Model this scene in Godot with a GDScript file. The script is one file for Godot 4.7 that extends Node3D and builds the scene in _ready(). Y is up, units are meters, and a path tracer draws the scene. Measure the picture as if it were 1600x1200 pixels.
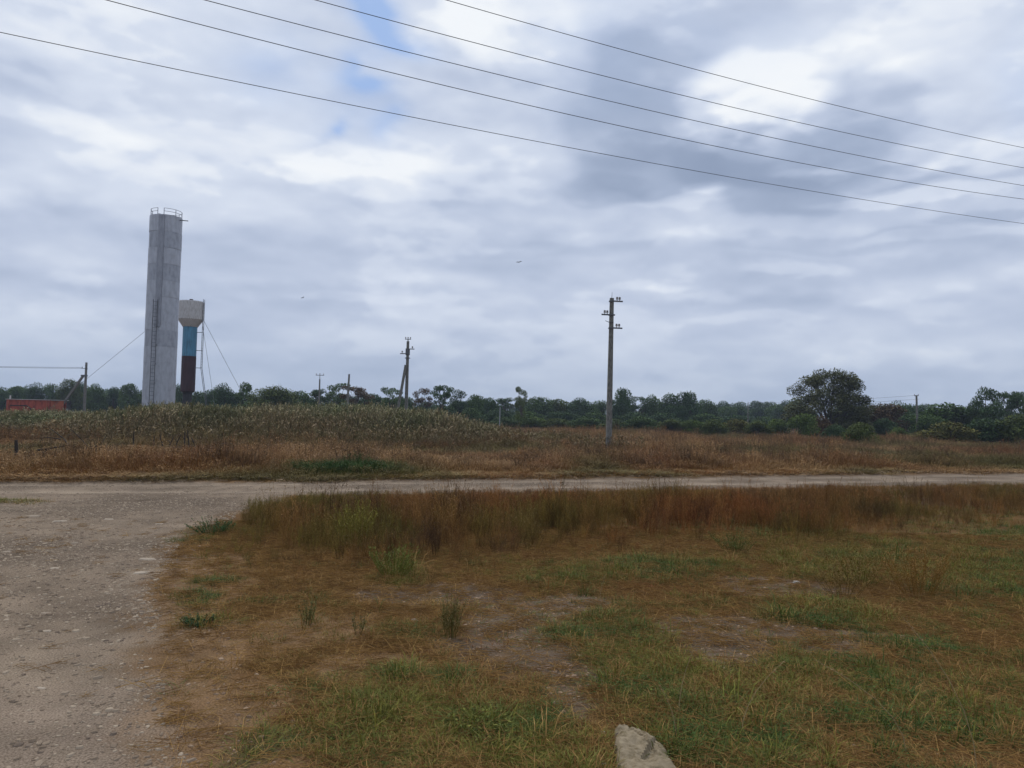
extends Node3D
# Dry field beside a gravel track: two water towers, power poles, tree belt, overcast sky.

var rng := RandomNumberGenerator.new()
var n_lo := FastNoiseLite.new()
var n_mid := FastNoiseLite.new()
var n_hi := FastNoiseLite.new()
var used := {}
var M := {}

# ------------------------------------------------------------------ naming
func numbered(called: String) -> String:
	if not used.has(called):
		used[called] = 0
		return called
	used[called] += 1
	return "%s_%03d" % [called, used[called]]

func tag(o: Node, label: String, category: String, group := "", kind := ""):
	o.set_meta("label", label)
	o.set_meta("category", category)
	if group: o.set_meta("group", group)
	if kind: o.set_meta("kind", kind)

func thing(called: String, label: String, category: String, where := Vector3.ZERO, group := "") -> Node3D:
	var o := Node3D.new()
	o.name = numbered(called)
	add_child(o)
	o.position = where
	tag(o, label, category, group)
	return o

func part(called: String, mesh: Mesh, mat: Material, parent: Node, where := Vector3.ZERO) -> MeshInstance3D:
	var o := MeshInstance3D.new()
	o.name = called if parent != self else numbered(called)
	o.mesh = mesh
	o.material_override = mat
	parent.add_child(o, true)
	o.position = where
	return o

func structure(o: Node):
	o.set_meta("kind", "structure")

# ------------------------------------------------------------------ mesh helpers
class Soup:
	var v := PackedVector3Array()
	var n := PackedVector3Array()
	var c := PackedColorArray()
	func tri(a: Vector3, b: Vector3, d: Vector3, col := Color.WHITE):
		v.append(a); v.append(b); v.append(d)
		c.append(col); c.append(col); c.append(col)
	func quad(a: Vector3, b: Vector3, d: Vector3, e: Vector3, col := Color.WHITE):
		tri(a, b, d, col); tri(a, d, e, col)
	func done() -> ArrayMesh:
		var arr := []
		arr.resize(Mesh.ARRAY_MAX)
		arr[Mesh.ARRAY_VERTEX] = v
		arr[Mesh.ARRAY_COLOR] = c
		var m := ArrayMesh.new()
		m.add_surface_from_arrays(Mesh.PRIMITIVE_TRIANGLES, arr)
		return m

func new_st() -> SurfaceTool:
	var st := SurfaceTool.new()
	st.begin(Mesh.PRIMITIVE_TRIANGLES)
	return st

func frame_of(d: Vector3) -> Array:
	var up := Vector3.UP if abs(d.y) < 0.9 else Vector3.RIGHT
	var x := up.cross(d).normalized()
	return [x, d.cross(x).normalized()]

# a tapered tube with closed ends, smooth sides
func tube(st: SurfaceTool, a: Vector3, b: Vector3, r0: float, r1: float, sides := 8, caps := true):
	var d := (b - a).normalized()
	var f := frame_of(d)
	var ring0 := []
	var ring1 := []
	var nn := []
	for i in sides:
		var t := TAU * i / sides
		var o: Vector3 = f[0] * cos(t) + f[1] * sin(t)
		nn.append(o)
		ring0.append(a + o * r0)
		ring1.append(b + o * r1)
	for i in sides:
		var j := (i + 1) % sides
		for k in [[ring0[i], nn[i]], [ring1[j], nn[j]], [ring0[j], nn[j]], [ring0[i], nn[i]], [ring1[i], nn[i]], [ring1[j], nn[j]]]:
			st.set_normal(k[1]); st.add_vertex(k[0])
		if caps:
			for k in [a, ring0[i], ring0[j]]:
				st.set_normal(-d); st.add_vertex(k)
			for k in [b, ring1[j], ring1[i]]:
				st.set_normal(d); st.add_vertex(k)

func tube_path(st: SurfaceTool, pts: Array, r0: float, r1: float, sides := 5):
	for i in pts.size() - 1:
		var a := lerpf(r0, r1, float(i) / (pts.size() - 1))
		var b := lerpf(r0, r1, float(i + 1) / (pts.size() - 1))
		tube(st, pts[i], pts[i + 1], a, b, sides, true)

# box with the bottom size s0 and top size s1 (tapered), chamfer-free
func taper_box(st: SurfaceTool, at: Vector3, s0: Vector2, s1: Vector2, h: float, ch := 0.0):
	var prof := []
	for p in [[s0, 0.0], [s1, h]]:
		var hx: float = p[0].x / 2
		var hz: float = p[0].y / 2
		var c := ch
		prof.append([Vector3(hx - c, p[1], -hz), Vector3(hx, p[1], -hz + c), Vector3(hx, p[1], hz - c), Vector3(hx - c, p[1], hz), Vector3(-hx + c, p[1], hz), Vector3(-hx, p[1], hz - c), Vector3(-hx, p[1], -hz + c), Vector3(-hx + c, p[1], -hz)])
	for i in 8:
		var j := (i + 1) % 8
		if ch == 0.0 and i % 2 == 0: continue
		var a: Vector3 = at + prof[0][i]
		var b: Vector3 = at + prof[0][j]
		var c2: Vector3 = at + prof[1][j]
		var d: Vector3 = at + prof[1][i]
		face(st, a, d, c2, b, at + Vector3(0, h / 2, 0))
	for i in range(1, 7):
		tri_out(st, at + prof[1][0], at + prof[1][i], at + prof[1][i + 1], at)
		tri_out(st, at + prof[0][0], at + prof[0][i], at + prof[0][i + 1], at + Vector3(0, h, 0))

func tri_out(st: SurfaceTool, a: Vector3, b: Vector3, c: Vector3, inside: Vector3):
	var n := (c - a).cross(b - a)
	if n.length() < 1e-9: return
	n = n.normalized()
	if n.dot((a + b + c) / 3.0 - inside) < 0:
		n = -n
		var t := b
		b = c
		c = t
	for p in [a, b, c]:
		st.set_normal(n); st.add_vertex(p)

func face(st: SurfaceTool, a: Vector3, b: Vector3, c: Vector3, d: Vector3, inside: Vector3):
	tri_out(st, a, b, c, inside)
	tri_out(st, a, c, d, inside)

func box(st: SurfaceTool, xf: Transform3D, s: Vector3):
	var p := []
	for i in 8:
		p.append(xf * Vector3((float(i & 1) - 0.5) * s.x, (float((i >> 1) & 1) - 0.5) * s.y, (float((i >> 2) & 1) - 0.5) * s.z))
	for q in [[0, 1, 3, 2], [4, 5, 7, 6], [0, 1, 5, 4], [2, 3, 7, 6], [0, 2, 6, 4], [1, 3, 7, 5]]:
		face(st, p[q[0]], p[q[1]], p[q[2]], p[q[3]], xf.origin)

func bx(at: Vector3, s: Vector3, turn := 0.0) -> Mesh:
	var st := new_st()
	box(st, Transform3D(Basis(Vector3.UP, turn), at), s)
	return st.commit()

func beam(a: Vector3, b: Vector3, r0: float, r1: float, sides := 8) -> Mesh:
	var st := new_st()
	tube(st, a, b, r0, r1, sides)
	return st.commit()

# profile: [radius, height] from bottom to top
func lathe(prof: Array, sides := 24, at := Vector3.ZERO, wob := 0.0) -> Mesh:
	var st := new_st()
	for k in prof.size() - 1:
		var r0: float = prof[k][0]
		var y0: float = prof[k][1]
		var r1: float = prof[k + 1][0]
		var y1: float = prof[k + 1][1]
		var sl := Vector2(y1 - y0, -(r1 - r0)).normalized()
		for i in sides:
			var t0 := TAU * i / sides
			var t1 := TAU * (i + 1) / sides
			var w0 := 1.0 + wob * n_mid.get_noise_2d(i * 37.0, y0 * 9.0)
			var w1 := 1.0 + wob * n_mid.get_noise_2d(((i + 1) % sides) * 37.0, y0 * 9.0)
			var a := Vector3(cos(t0) * r0 * w0, y0, sin(t0) * r0 * w0) + at
			var b := Vector3(cos(t1) * r0 * w1, y0, sin(t1) * r0 * w1) + at
			var c := Vector3(cos(t1) * r1 * w1, y1, sin(t1) * r1 * w1) + at
			var d := Vector3(cos(t0) * r1 * w0, y1, sin(t0) * r1 * w0) + at
			var na := Vector3(cos(t0) * sl.x, sl.y, sin(t0) * sl.x)
			var nb := Vector3(cos(t1) * sl.x, sl.y, sin(t1) * sl.x)
			for q in [[a, na], [b, nb], [c, nb], [a, na], [c, nb], [d, na]]:
				st.set_normal(q[1]); st.add_vertex(q[0])
	return st.commit()

# ------------------------------------------------------------------ materials
func noise_tex(freq: float, stops: Array, size := 512, octaves := 5, kind := FastNoiseLite.TYPE_SIMPLEX_SMOOTH, seed := 1) -> NoiseTexture2D:
	var f := FastNoiseLite.new()
	f.noise_type = kind
	f.frequency = freq
	f.fractal_octaves = octaves
	f.fractal_gain = 0.6
	f.seed = seed
	var t := NoiseTexture2D.new()
	t.width = size
	t.height = size
	t.seamless = true
	t.noise = f
	var g := Gradient.new()
	var off := PackedFloat32Array()
	var col := PackedColorArray()
	for s in stops:
		off.append(s[0])
		col.append(s[1])
	g.offsets = off
	g.colors = col
	t.color_ramp = g
	return t

func norm_tex(freq: float, strength: float, size := 512, seed := 5) -> NoiseTexture2D:
	var f := FastNoiseLite.new()
	f.frequency = freq
	f.fractal_octaves = 5
	f.fractal_gain = 0.65
	f.seed = seed
	var t := NoiseTexture2D.new()
	t.width = size
	t.height = size
	t.seamless = true
	t.noise = f
	t.as_normal_map = true
	t.bump_strength = strength
	return t

func lin(r: float, g: float, b: float) -> Color:
	return Color(r, g, b).linear_to_srgb()

func plain(r: float, g: float, b: float, rough := 0.8, metal := 0.0) -> StandardMaterial3D:
	var m := StandardMaterial3D.new()
	m.albedo_color = lin(r, g, b)
	m.roughness = rough
	m.metallic = metal
	return m

func leafy(r: float, g: float, b: float, back := 0.3) -> StandardMaterial3D:
	var m := plain(r, g, b, 0.75)
	m.vertex_color_use_as_albedo = true
	m.cull_mode = BaseMaterial3D.CULL_DISABLED
	m.metallic_specular = 0.25
	if back > 0.0:
		m.backlight_enabled = true
		m.backlight = Color(back, back, back * 0.7)
	return m

func textured(m: StandardMaterial3D, tex: Texture2D, scale: Vector3, nrm: Texture2D = null, depth := 1.0, world := false):
	m.albedo_texture = tex
	m.uv1_triplanar = true
	m.uv1_world_triplanar = world
	m.uv1_scale = scale
	if nrm:
		m.normal_enabled = true
		m.normal_texture = nrm
		m.normal_scale = depth

func make_materials():
	var grain := noise_tex(0.075, [[0.0, Color(0.5, 0.48, 0.46)], [0.42, Color(0.78, 0.77, 0.75)], [0.6, Color(0.87, 0.86, 0.85)], [1.0, Color(1, 1, 1)]], 1024, 5)
	var soil := plain(1, 1, 1, 0.95)
	soil.vertex_color_use_as_albedo = true
	soil.metallic_specular = 0.15
	textured(soil, grain, Vector3(0.73, 0.73, 0.73), norm_tex(0.11, 4.0, 1024), 0.4, true)
	M.soil = soil
	M.grass = leafy(1, 1, 1, 0.35)
	M.dry = leafy(1, 1, 1, 0.25)
	M.stone = plain(1, 1, 1, 0.9)
	M.stone.vertex_color_use_as_albedo = true
	M.stone.metallic_specular = 0.12
	var conc := plain(0.37, 0.315, 0.235, 0.95)
	textured(conc, noise_tex(0.02, [[0.0, Color(0.55, 0.52, 0.45)], [0.36, Color(0.8, 0.78, 0.73)], [0.6, Color(0.9, 0.88, 0.84)], [1.0, Color(1, 1, 0.97)]], 512, 4), Vector3(1.7, 1.7, 1.7), norm_tex(0.12, 3.0), 0.3)
	conc.metallic_specular = 0.1
	M.concrete = conc
	var polec := plain(0.24, 0.235, 0.22, 0.9)
	textured(polec, noise_tex(0.02, [[0.0, Color(0.5, 0.5, 0.5)], [0.5, Color(0.8, 0.8, 0.78)], [1.0, Color(1, 1, 1)]], 512, 5), Vector3(1.3, 0.35, 1.3), norm_tex(0.05, 3.0), 0.5)
	M.pole = polec
	var silver := plain(0.46, 0.48, 0.52, 0.45, 0.25)
	textured(silver, noise_tex(0.018, [[0.0, Color(0.78, 0.77, 0.77)], [0.36, Color(0.89, 0.89, 0.90)], [0.6, Color(0.94, 0.94, 0.95)], [1.0, Color(1, 1, 1)]], 512, 5, FastNoiseLite.TYPE_SIMPLEX_SMOOTH, 7), Vector3(0.3, 0.1, 0.3), norm_tex(0.02, 2.0), 0.4)
	M.silver = silver
	var silver2 := silver.duplicate()
	silver2.albedo_color = lin(0.39, 0.41, 0.45)
	silver2.uv1_offset = Vector3(0.3, 0.4, 0.1)
	M.silver_dull = silver2
	M.silver_dark = silver.duplicate()
	M.silver_dark.albedo_color = lin(0.31, 0.325, 0.36)  # the silver in a darker grey, for the strip up the tall tower
	M.steel = plain(0.10, 0.105, 0.115, 0.6, 0.3)
	M.steel_pale = plain(0.3, 0.31, 0.34, 0.55, 0.3)
	M.rust = plain(0.075, 0.05, 0.04, 0.85)
	var tank := plain(0.60, 0.60, 0.60, 0.7)
	textured(tank, noise_tex(0.03, [[0.0, Color(0.3, 0.22, 0.17)], [0.16, Color(0.5, 0.42, 0.36)], [0.27, Color(0.84, 0.83, 0.82)], [1.0, Color(1, 1, 1)]], 512, 5, FastNoiseLite.TYPE_SIMPLEX_SMOOTH, 11), Vector3(0.8, 0.07, 0.8))
	M.tank = tank
	var blue := plain(0.08, 0.27, 0.42, 0.6)
	textured(blue, noise_tex(0.02, [[0.0, Color(0.6, 0.55, 0.5)], [0.4, Color(0.85, 0.85, 0.85)], [1.0, Color(1, 1, 1)]], 256), Vector3(0.6, 0.1, 0.6))
	M.blue = blue
	var maroon := plain(0.052, 0.022, 0.028, 0.75)
	textured(maroon, blue.albedo_texture, Vector3(0.7, 0.12, 0.7))
	M.maroon = maroon
	M.dark_metal = plain(0.02, 0.02, 0.022, 0.8)
	var red := plain(0.38, 0.075, 0.045, 0.75)
	textured(red, noise_tex(0.02, [[0.0, Color(0.45, 0.4, 0.4)], [0.45, Color(0.85, 0.83, 0.8)], [1.0, Color(1, 1, 1)]], 256, 5), Vector3(0.3, 0.12, 0.3))
	M.red = red
	var red2 := red.duplicate()
	red2.albedo_color = lin(0.42, 0.12, 0.06)
	M.red_faded = red2
	M.pale_trim = plain(0.45, 0.42, 0.4, 0.7)
	M.insulator = plain(0.22, 0.2, 0.19, 0.25)
	M.glass_ins = plain(0.5, 0.5, 0.48, 0.25)
	M.wire = plain(0.06, 0.06, 0.065, 0.55, 0.2)
	M.bark = plain(0.075, 0.06, 0.048, 0.95)
	M.deadwood = plain(0.035, 0.027, 0.021, 0.95)
	M.bird = plain(0.02, 0.02, 0.022, 0.8)
	# foliage tints: dark blue green, deep green, mid green, brown, bright green, olive
	M.leaf = [leafy(0.068, 0.118, 0.044), leafy(0.088, 0.145, 0.04), leafy(0.11, 0.145, 0.038), leafy(0.13, 0.085, 0.042), leafy(0.115, 0.17, 0.038), leafy(0.165, 0.16, 0.038), leafy(0.12, 0.13, 0.055)]

# ------------------------------------------------------------------ terrain functions
func poly(pts: Array, t: float) -> float:
	if t <= pts[0][0]:
		return pts[0][1]
	for i in pts.size() - 1:
		if t <= pts[i + 1][0]:
			return lerpf(pts[i][1], pts[i + 1][1], (t - pts[i][0]) / (pts[i + 1][0] - pts[i][0]))
	return pts[-1][1]

var FAR := [[-400.0, 60.0], [-60.0, -6.5], [-12.0, -18.0], [-6.4, -19.5], [0.0, -22.1], [8.7, -25.9], [20.0, -30.6], [60.0, -47.5], [400.0, -190.0]]
var RIGHT := [[-17.2, -4.49], [-13.8, -4.74], [-11.1, -4.53], [-9.11, -4.04], [-7.47, -3.44], [-5.82, -2.58], [-5.11, -2.32], [-4.56, -2.08], [-3.76, -1.64], [2.0, -0.9], [60.0, 6.0]]
var LEFT := [[-17.2, -30.0], [-14.0, -17.0], [-10.0, -11.5], [-4.0, -7.6], [2.0, -6.2], [60.0, 0.5]]
var FRONT := [[-4.48, -9.98], [-4.09, -10.03], [-3.22, -8.62], [-2.4, -8.02], [-1.75, -7.78], [-1.29, -8.14], [-0.52, -8.56], [0.41, -8.84], [1.68, -9.9], [3.23, -11.02], [4.02, -9.65], [5.56, -10.78], [8.43, -12.69], [11.26, -14.29], [30.0, -24.0]]

func near_z(x: float) -> float:
	return -18.2 - 0.39 * x + (1.0 if x < -3.0 else 0.0) * (-(x + 3.0)) * 0.12

# > 0 inside the road or the track, metres from its edge
func road_in(x: float, z: float) -> float:
	var fz := poly(FAR, x)
	var a := minf(near_z(x) - z, z - fz) * 0.93
	if z > fz:
		var b := minf(poly(RIGHT, z) - x, x - poly(LEFT, z))
		b = minf(b, z - fz)
		a = maxf(a, b)
	return a

func ell(x: float, z: float, e: Array) -> float:
	var dx: float = (x - e[0]) / e[2]
	var dz: float = (z - e[1]) / e[3]
	return dx * dx + dz * dz

var GREEN := [[-4.27, -11.1, 0.4, 0.8, 1.0, 1], [-1.21, -8.4, 0.3, 0.5, 1.0, 0], [0.6, -8.3, 0.6, 0.4, 0.9, 1], [1.3, -8.7, 0.7, 0.5, 0.9, 0], [1.94, -9.2, 0.8, 0.6, 1.0, 0], [0.81, -6.26, 0.5, 0.5, 1.0, 0], [1.0, -6.2, 0.2, 0.18, 1.0, 1], [-0.32, -4.37, 0.75, 0.6, 0.85, 0], [0.1, -4.0, 0.5, 0.4, 0.9, 1], [1.26, -4.98, 0.65, 0.7, 0.8, 0], [1.2, -4.1, 0.5, 0.4, 0.9, 1], [2.88, -7.04, 0.55, 0.5, 1.0, 1], [3.19, -6.08, 0.4, 0.3, 0.9, 1], [2.2, -5.4, 0.5, 0.4, 0.7, 1], [4.67, -11.2, 1.1, 1.7, 1.0, 0], [5.32, -8.66, 0.8, 1.3, 1.0, 1], [-2.48, -6.28, 0.15, 0.13, 1.0, 1], [-2.88, -7.12, 0.16, 0.2, 1.0, 0], [-2.9, -7.9, 0.2, 0.35, 0.8, 0], [0.2, -4.8, 0.16, 0.15, 1.0, 1], [-0.58, -5.1, 0.35, 0.2, 0.8, 0], [2.5, -4.62, 0.7, 0.4, 0.8, 0], [-1.25, -4.05, 0.2, 0.25, 0.8, 1], [3.6, -9.3, 0.5, 0.9, 0.9, 1], [6.6, -10.0, 0.8, 1.0, 0.8, 1], [-9.3, -14.2, 0.9, 0.35, 0.9, 1], [0.9, -5.6, 0.4, 0.3, 0.7, 0]]
var BARE := [[-0.69, -7.5, 0.8, 0.5], [0.05, -7.2, 0.5, 0.4], [0.21, -6.6, 0.55, 0.7], [0.31, -5.42, 0.42, 0.45], [2.91, -8.1, 0.7, 0.65], [1.66, -6.14, 0.42, 0.8], [2.96, -6.24, 0.45, 0.3], [2.25, -6.6, 0.45, 0.4], [0.35, -5.9, 0.4, 0.5], [2.4, -5.9, 0.3, 0.25], [0.42, -4.75, 0.16, 0.3], [0.6, -7.3, 0.4, 0.35], [-0.3, -5.9, 0.3, 0.35]]
var SAND := [[-3.1, -7.2, 0.6, 1.6], [-3.5, -8.7, 0.5, 0.9], [-2.3, -5.5, 0.5, 0.9], [-1.75, -4.4, 0.45, 0.8], [-1.3, -3.8, 0.4, 0.5], [-1.6, -6.2, 0.5, 0.5], [-0.9, -5.3, 0.4, 0.3]]
var RED := [[1.2, -7.9, 0.8, 0.35], [2.2, -8.3, 0.5, 0.3], [6.2, -9.8, 0.7, 0.3], [-0.2, -6.0, 0.3, 0.15], [-0.1, -7.2, 0.4, 0.2]]

func patch(list: Array, x: float, z: float) -> float:
	var best := 0.0
	for e in list:
		if abs(x - e[0]) > e[2] * 1.6 or abs(z - e[1]) > e[3] * 1.6:
			continue
		best = maxf(best, 1.0 - smoothstep(0.45, 1.5, ell(x, z, e)))
	return best

func height(x: float, z: float) -> float:
	var far := clampf(1.0 - (absf(z) + absf(x) * 0.5 - 40.0) / 60.0, 0.0, 1.0)
	var h := 0.03 * n_lo.get_noise_2d(x * 6.0, z * 6.0) + 0.012 * n_mid.get_noise_2d(x * 10.0, z * 10.0) * far
	var r := road_in(x, z)
	if r > -0.6:
		h = lerpf(h, 0.25 * h - 0.015, smoothstep(-0.3, 0.3, r))
	if r > 0.0 and z > -40.0:
		if z > near_z(x):
			var u := poly(RIGHT, z) - x + 0.25 * n_lo.get_noise_2d(z * 20.0, 3.0)
			h -= 0.028 * (exp(-pow((u - 0.75) / 0.22, 2.0)) + exp(-pow((u - 2.5) / 0.25, 2.0)))
		else:
			var v := z - poly(FAR, x)
			h -= 0.03 * (exp(-pow((v - 0.8) / 0.3, 2.0)) + exp(-pow((v - 2.6) / 0.32, 2.0)))
	var beyond := poly(FAR, x) - z
	if beyond > -0.1 and beyond < 2.5:
		h += 0.05 * smoothstep(0.0, 0.7, beyond) * (1.0 - smoothstep(0.9, 2.4, beyond)) * (0.7 + 0.6 * n_mid.get_noise_2d(x * 4.0, 9.0))
	return h

# colours of bare earth, as linear values
func earth_color(x: float, z: float) -> Color:
	var a := n_mid.get_noise_2d(x * 5.0, z * 5.0)
	var b := n_hi.get_noise_2d(x * 22.0, z * 22.0)
	var wx := x + 0.25 * n_mid.get_noise_2d(x * 12.0, z * 12.0 + 70.0)
	var wz := z + 0.35 * n_mid.get_noise_2d(x * 12.0 + 50.0, z * 12.0)
	var c := Color(0.30, 0.175, 0.072)
	c = c.lerp(Color(0.20, 0.108, 0.046), clampf(0.5 + 1.3 * a, 0, 1))
	if z > -16.0:
		c = c.lerp(Color(0.34, 0.215, 0.115), patch(SAND, wx, wz))
		c = c.lerp(Color(0.15, 0.066, 0.04), patch(RED, wx, wz) * 0.8)
		c = c.lerp(Color(0.235, 0.175, 0.125), patch(BARE, wx, wz))
		var gr := patch(GREEN, wx, wz)
		c = c.lerp(Color(0.085, 0.085, 0.042), gr * 0.7)
	var r := road_in(x, z) + 0.32 * a + 0.3 * b + 0.3 * n_mid.get_noise_2d(x * 14.0, z * 14.0)
	if r > -0.6:
		var road := Color(0.385, 0.305, 0.228)
		road = road.lerp(Color(0.255, 0.20, 0.15), clampf(0.5 + 1.3 * n_lo.get_noise_2d(x * 30.0, z * 30.0), 0, 1))
		var fz := poly(FAR, x)
		var s := z - fz
		if x > -30.0 and s < 4.6:
			# two paler wheel tracks, packed dust
			var rut := maxf(1.0 - absf(s - 0.75 + 0.2 * a) / 0.35, 1.0 - absf(s - 2.6 + 0.25 * a) / 0.4)
			road = road.lerp(Color(0.52, 0.425, 0.325), clampf(rut, 0, 1) * 0.8)
		if z > -5.0:
			road = road.lerp(Color(0.385, 0.305, 0.235), smoothstep(-5.2, -4.2, z + 0.6 * a) * 0.8)
		c = c.lerp(road, smoothstep(-0.35, 0.35, r))
	elif z < -17.0:
		c = c.lerp(Color(0.14, 0.10, 0.06), 0.6)
	var k := 1.0 + 0.32 * b + 0.2 * a
	return Color(c.r * k, c.g * k, c.b * k)

func axis(fine: float, reach: float, grow: float, last: float) -> PackedFloat32Array:
	var out := PackedFloat32Array([0.0])
	var p := 0.0
	var s := fine
	while p < last:
		if p > reach: s = minf(s * grow, 90.0)
		p += s
		out.append(p)
	return out

func build_ground():
	var xs := PackedFloat32Array()
	var half := axis(0.085, 6.5, 1.045, 1600.0)
	for i in range(half.size() - 1, 0, -1): xs.append(-half[i])
	xs.append_array(half)
	var zs := PackedFloat32Array()
	var back := axis(0.6, 3.0, 1.3, 200.0)
	for i in range(back.size() - 1, 0, -1): zs.append(back[i] - 3.0)
	var fwd := axis(0.08, 8.0, 1.027, 1600.0)
	for i in fwd.size(): zs.append(-3.0 - fwd[i])
	var nx := xs.size()
	var nz := zs.size()
	var vs := PackedVector3Array()
	var cs := PackedColorArray()
	var ns := PackedVector3Array()
	vs.resize(nx * nz)
	cs.resize(nx * nz)
	ns.resize(nx * nz)
	for j in nz:
		for i in nx:
			vs[j * nx + i] = Vector3(xs[i], height(xs[i], zs[j]), zs[j])
			cs[j * nx + i] = earth_color(xs[i], zs[j])
	for j in nz:
		for i in nx:
			var l := vs[j * nx + maxi(i - 1, 0)]
			var r := vs[j * nx + mini(i + 1, nx - 1)]
			var u := vs[maxi(j - 1, 0) * nx + i]
			var d := vs[mini(j + 1, nz - 1) * nx + i]
			ns[j * nx + i] = (u - d).cross(r - l).normalized()
	var idx := [PackedInt32Array(), PackedInt32Array()]
	for j in nz - 1:
		for i in nx - 1:
			var cx := (xs[i] + xs[i + 1]) / 2
			var cz := (zs[j] + zs[j + 1]) / 2
			var k := 1 if road_in(cx, cz) > 0.0 else 0
			var p := j * nx + i
			idx[k].append_array(PackedInt32Array([p, p + nx + 1, p + 1, p, p + nx, p + nx + 1]))
	for k in 2:
		var arr := []
		arr.resize(Mesh.ARRAY_MAX)
		arr[Mesh.ARRAY_VERTEX] = vs
		arr[Mesh.ARRAY_NORMAL] = ns
		arr[Mesh.ARRAY_COLOR] = cs
		arr[Mesh.ARRAY_INDEX] = idx[k]
		var m := ArrayMesh.new()
		m.add_surface_from_arrays(Mesh.PRIMITIVE_TRIANGLES, arr)
		var o := part(["ground", "dirt_road"][k], m, M.soil, self)
		tag(o, ["dry earth of the open field under the grass", "gravel track joining the rutted dirt road across the field"][k], ["ground", "road"][k])
		structure(o)

# ------------------------------------------------------------------ sky
var LIT := [[0.4,28.2,5.24,3.57,0.20,1],[4.2,28.9,5.72,1.91,0.10,0],[16.1,23.7,4.05,1.24,0.26,1],[18.9,22.0,3.33,0.95,0.28,1],[14.7,24.7,2.86,0.95,0.10,0],[20.9,23.7,6.19,1.91,0.12,0],[22.5,25.0,7.14,2.38,0.16,0],[-23.5,24.1,8.10,3.33,0.04,0],[-11.8,18.2,5.24,0.86,0.20,1],[-15.9,17.3,2.86,0.67,0.14,1],[-8.0,18.0,3.33,1.05,0.10,0],[-30.2,17.6,6.19,0.76,0.14,1],[28.5,22.4,8.57,2.86,0.20,0],[32.4,17.6,3.33,1.24,0.20,1],[13.0,13.2,7.14,0.57,0.12,0],[20.1,10.4,3.57,0.43,0.18,1],[9.8,9.6,2.86,0.33,0.14,1],[-5.9,25.8,4.29,2.86,0.10,0],[-0.4,19.7,4.29,1.91,0.12,0],[28.4,15.3,6.67,0.48,0.24,1],[30.3,12.2,5.72,0.43,0.18,1],[-5.0,10.1,7.62,0.43,0.10,0],[-18.9,15.0,9.53,1.43,0.08,0],[-30.7,14.2,7.14,1.19,0.10,0],[-11.5,8.4,6.19,0.38,0.10,1],[-21.6,9.5,6.67,0.38,0.10,0],[16.2,7.2,4.29,0.33,0.12,1],[27.3,5.2,5.72,0.33,0.08,0],[-29.7,6.6,6.67,0.48,0.08,0],[9.1,24.7,3.57,2.62,-0.16,1],[7.3,21.4,4.52,2.62,-0.24,1],[9.7,18.3,5.72,2.19,-0.38,1],[5.9,17.0,3.33,1.14,-0.20,1],[15.2,18.7,3.81,2.00,-0.28,1],[19.6,18.4,5.95,2.00,-0.34,1],[19.4,15.7,4.52,1.33,-0.40,1],[24.0,19.8,3.10,2.86,-0.20,1],[27.3,16.9,3.57,0.67,-0.24,1],[15.1,27.2,6.19,1.43,-0.10,0],[-33.1,20.2,5.24,2.86,-0.16,0],[-33.9,22.8,2.86,2.86,-0.08,0],[23.8,12.2,7.62,0.67,-0.14,1],[30.3,10.3,6.67,0.86,-0.14,0],[32.7,13.4,2.86,0.48,-0.18,1],[9.4,8.2,9.53,0.48,-0.10,0],[-22.8,7.8,9.53,0.48,-0.10,0],[-7.4,14.3,7.14,0.95,-0.06,0],[-7.7,6.7,7.62,0.43,-0.12,0],[26.5,8.0,9.53,0.48,-0.10,0],[-32.0,11.6,7.62,0.95,-0.12,0],[-23.1,15.3,7.62,0.67,-0.07,0],[-8.9,15.4,5.72,0.48,-0.08,1],[3.1,12.1,5.72,0.48,-0.08,1],[13.4,16.5,1.62,0.71,0.24,1],[12.1,15.7,4.29,0.48,0.14,1],[21.7,17.3,2.38,0.57,0.26,1],[23.8,17.5,1.91,0.38,0.20,1],[5.0,14.6,5.72,0.67,0.10,0]]
var GAP := [[-12.8,27.7,1.71,1.24,0.80],[-11.6,26.5,1.33,1.24,0.50],[-13.9,24.0,0.95,0.67,0.55],[-12.5,22.9,1.24,0.57,0.75],[-9.9,25.5,2.29,0.67,0.65],[-19.2,23.2,2.14,1.33,0.30],[-14.1,19.9,0.43,0.43,0.60],[-10.7,20.7,0.76,0.76,0.35],[-12.8,21.3,2.86,1.91,0.22],[33.5,21.0,1.19,1.91,0.18]]
var sk1 := FastNoiseLite.new()
var sk2 := FastNoiseLite.new()
var sk3 := FastNoiseLite.new()
var skw := FastNoiseLite.new()
var RAMP := [[-0.6, Vector3(0.235, 0.30, 0.435)], [0.0, Vector3(0.31, 0.38, 0.525)], [0.25, Vector3(0.40, 0.475, 0.63)], [0.5, Vector3(0.525, 0.597, 0.75)], [0.75, Vector3(0.68, 0.745, 0.87)], [1.0, Vector3(0.90, 0.935, 0.98)], [1.5, Vector3(0.94, 0.96, 0.985)], [9.0, Vector3(0.94, 0.96, 0.985)]]

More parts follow.
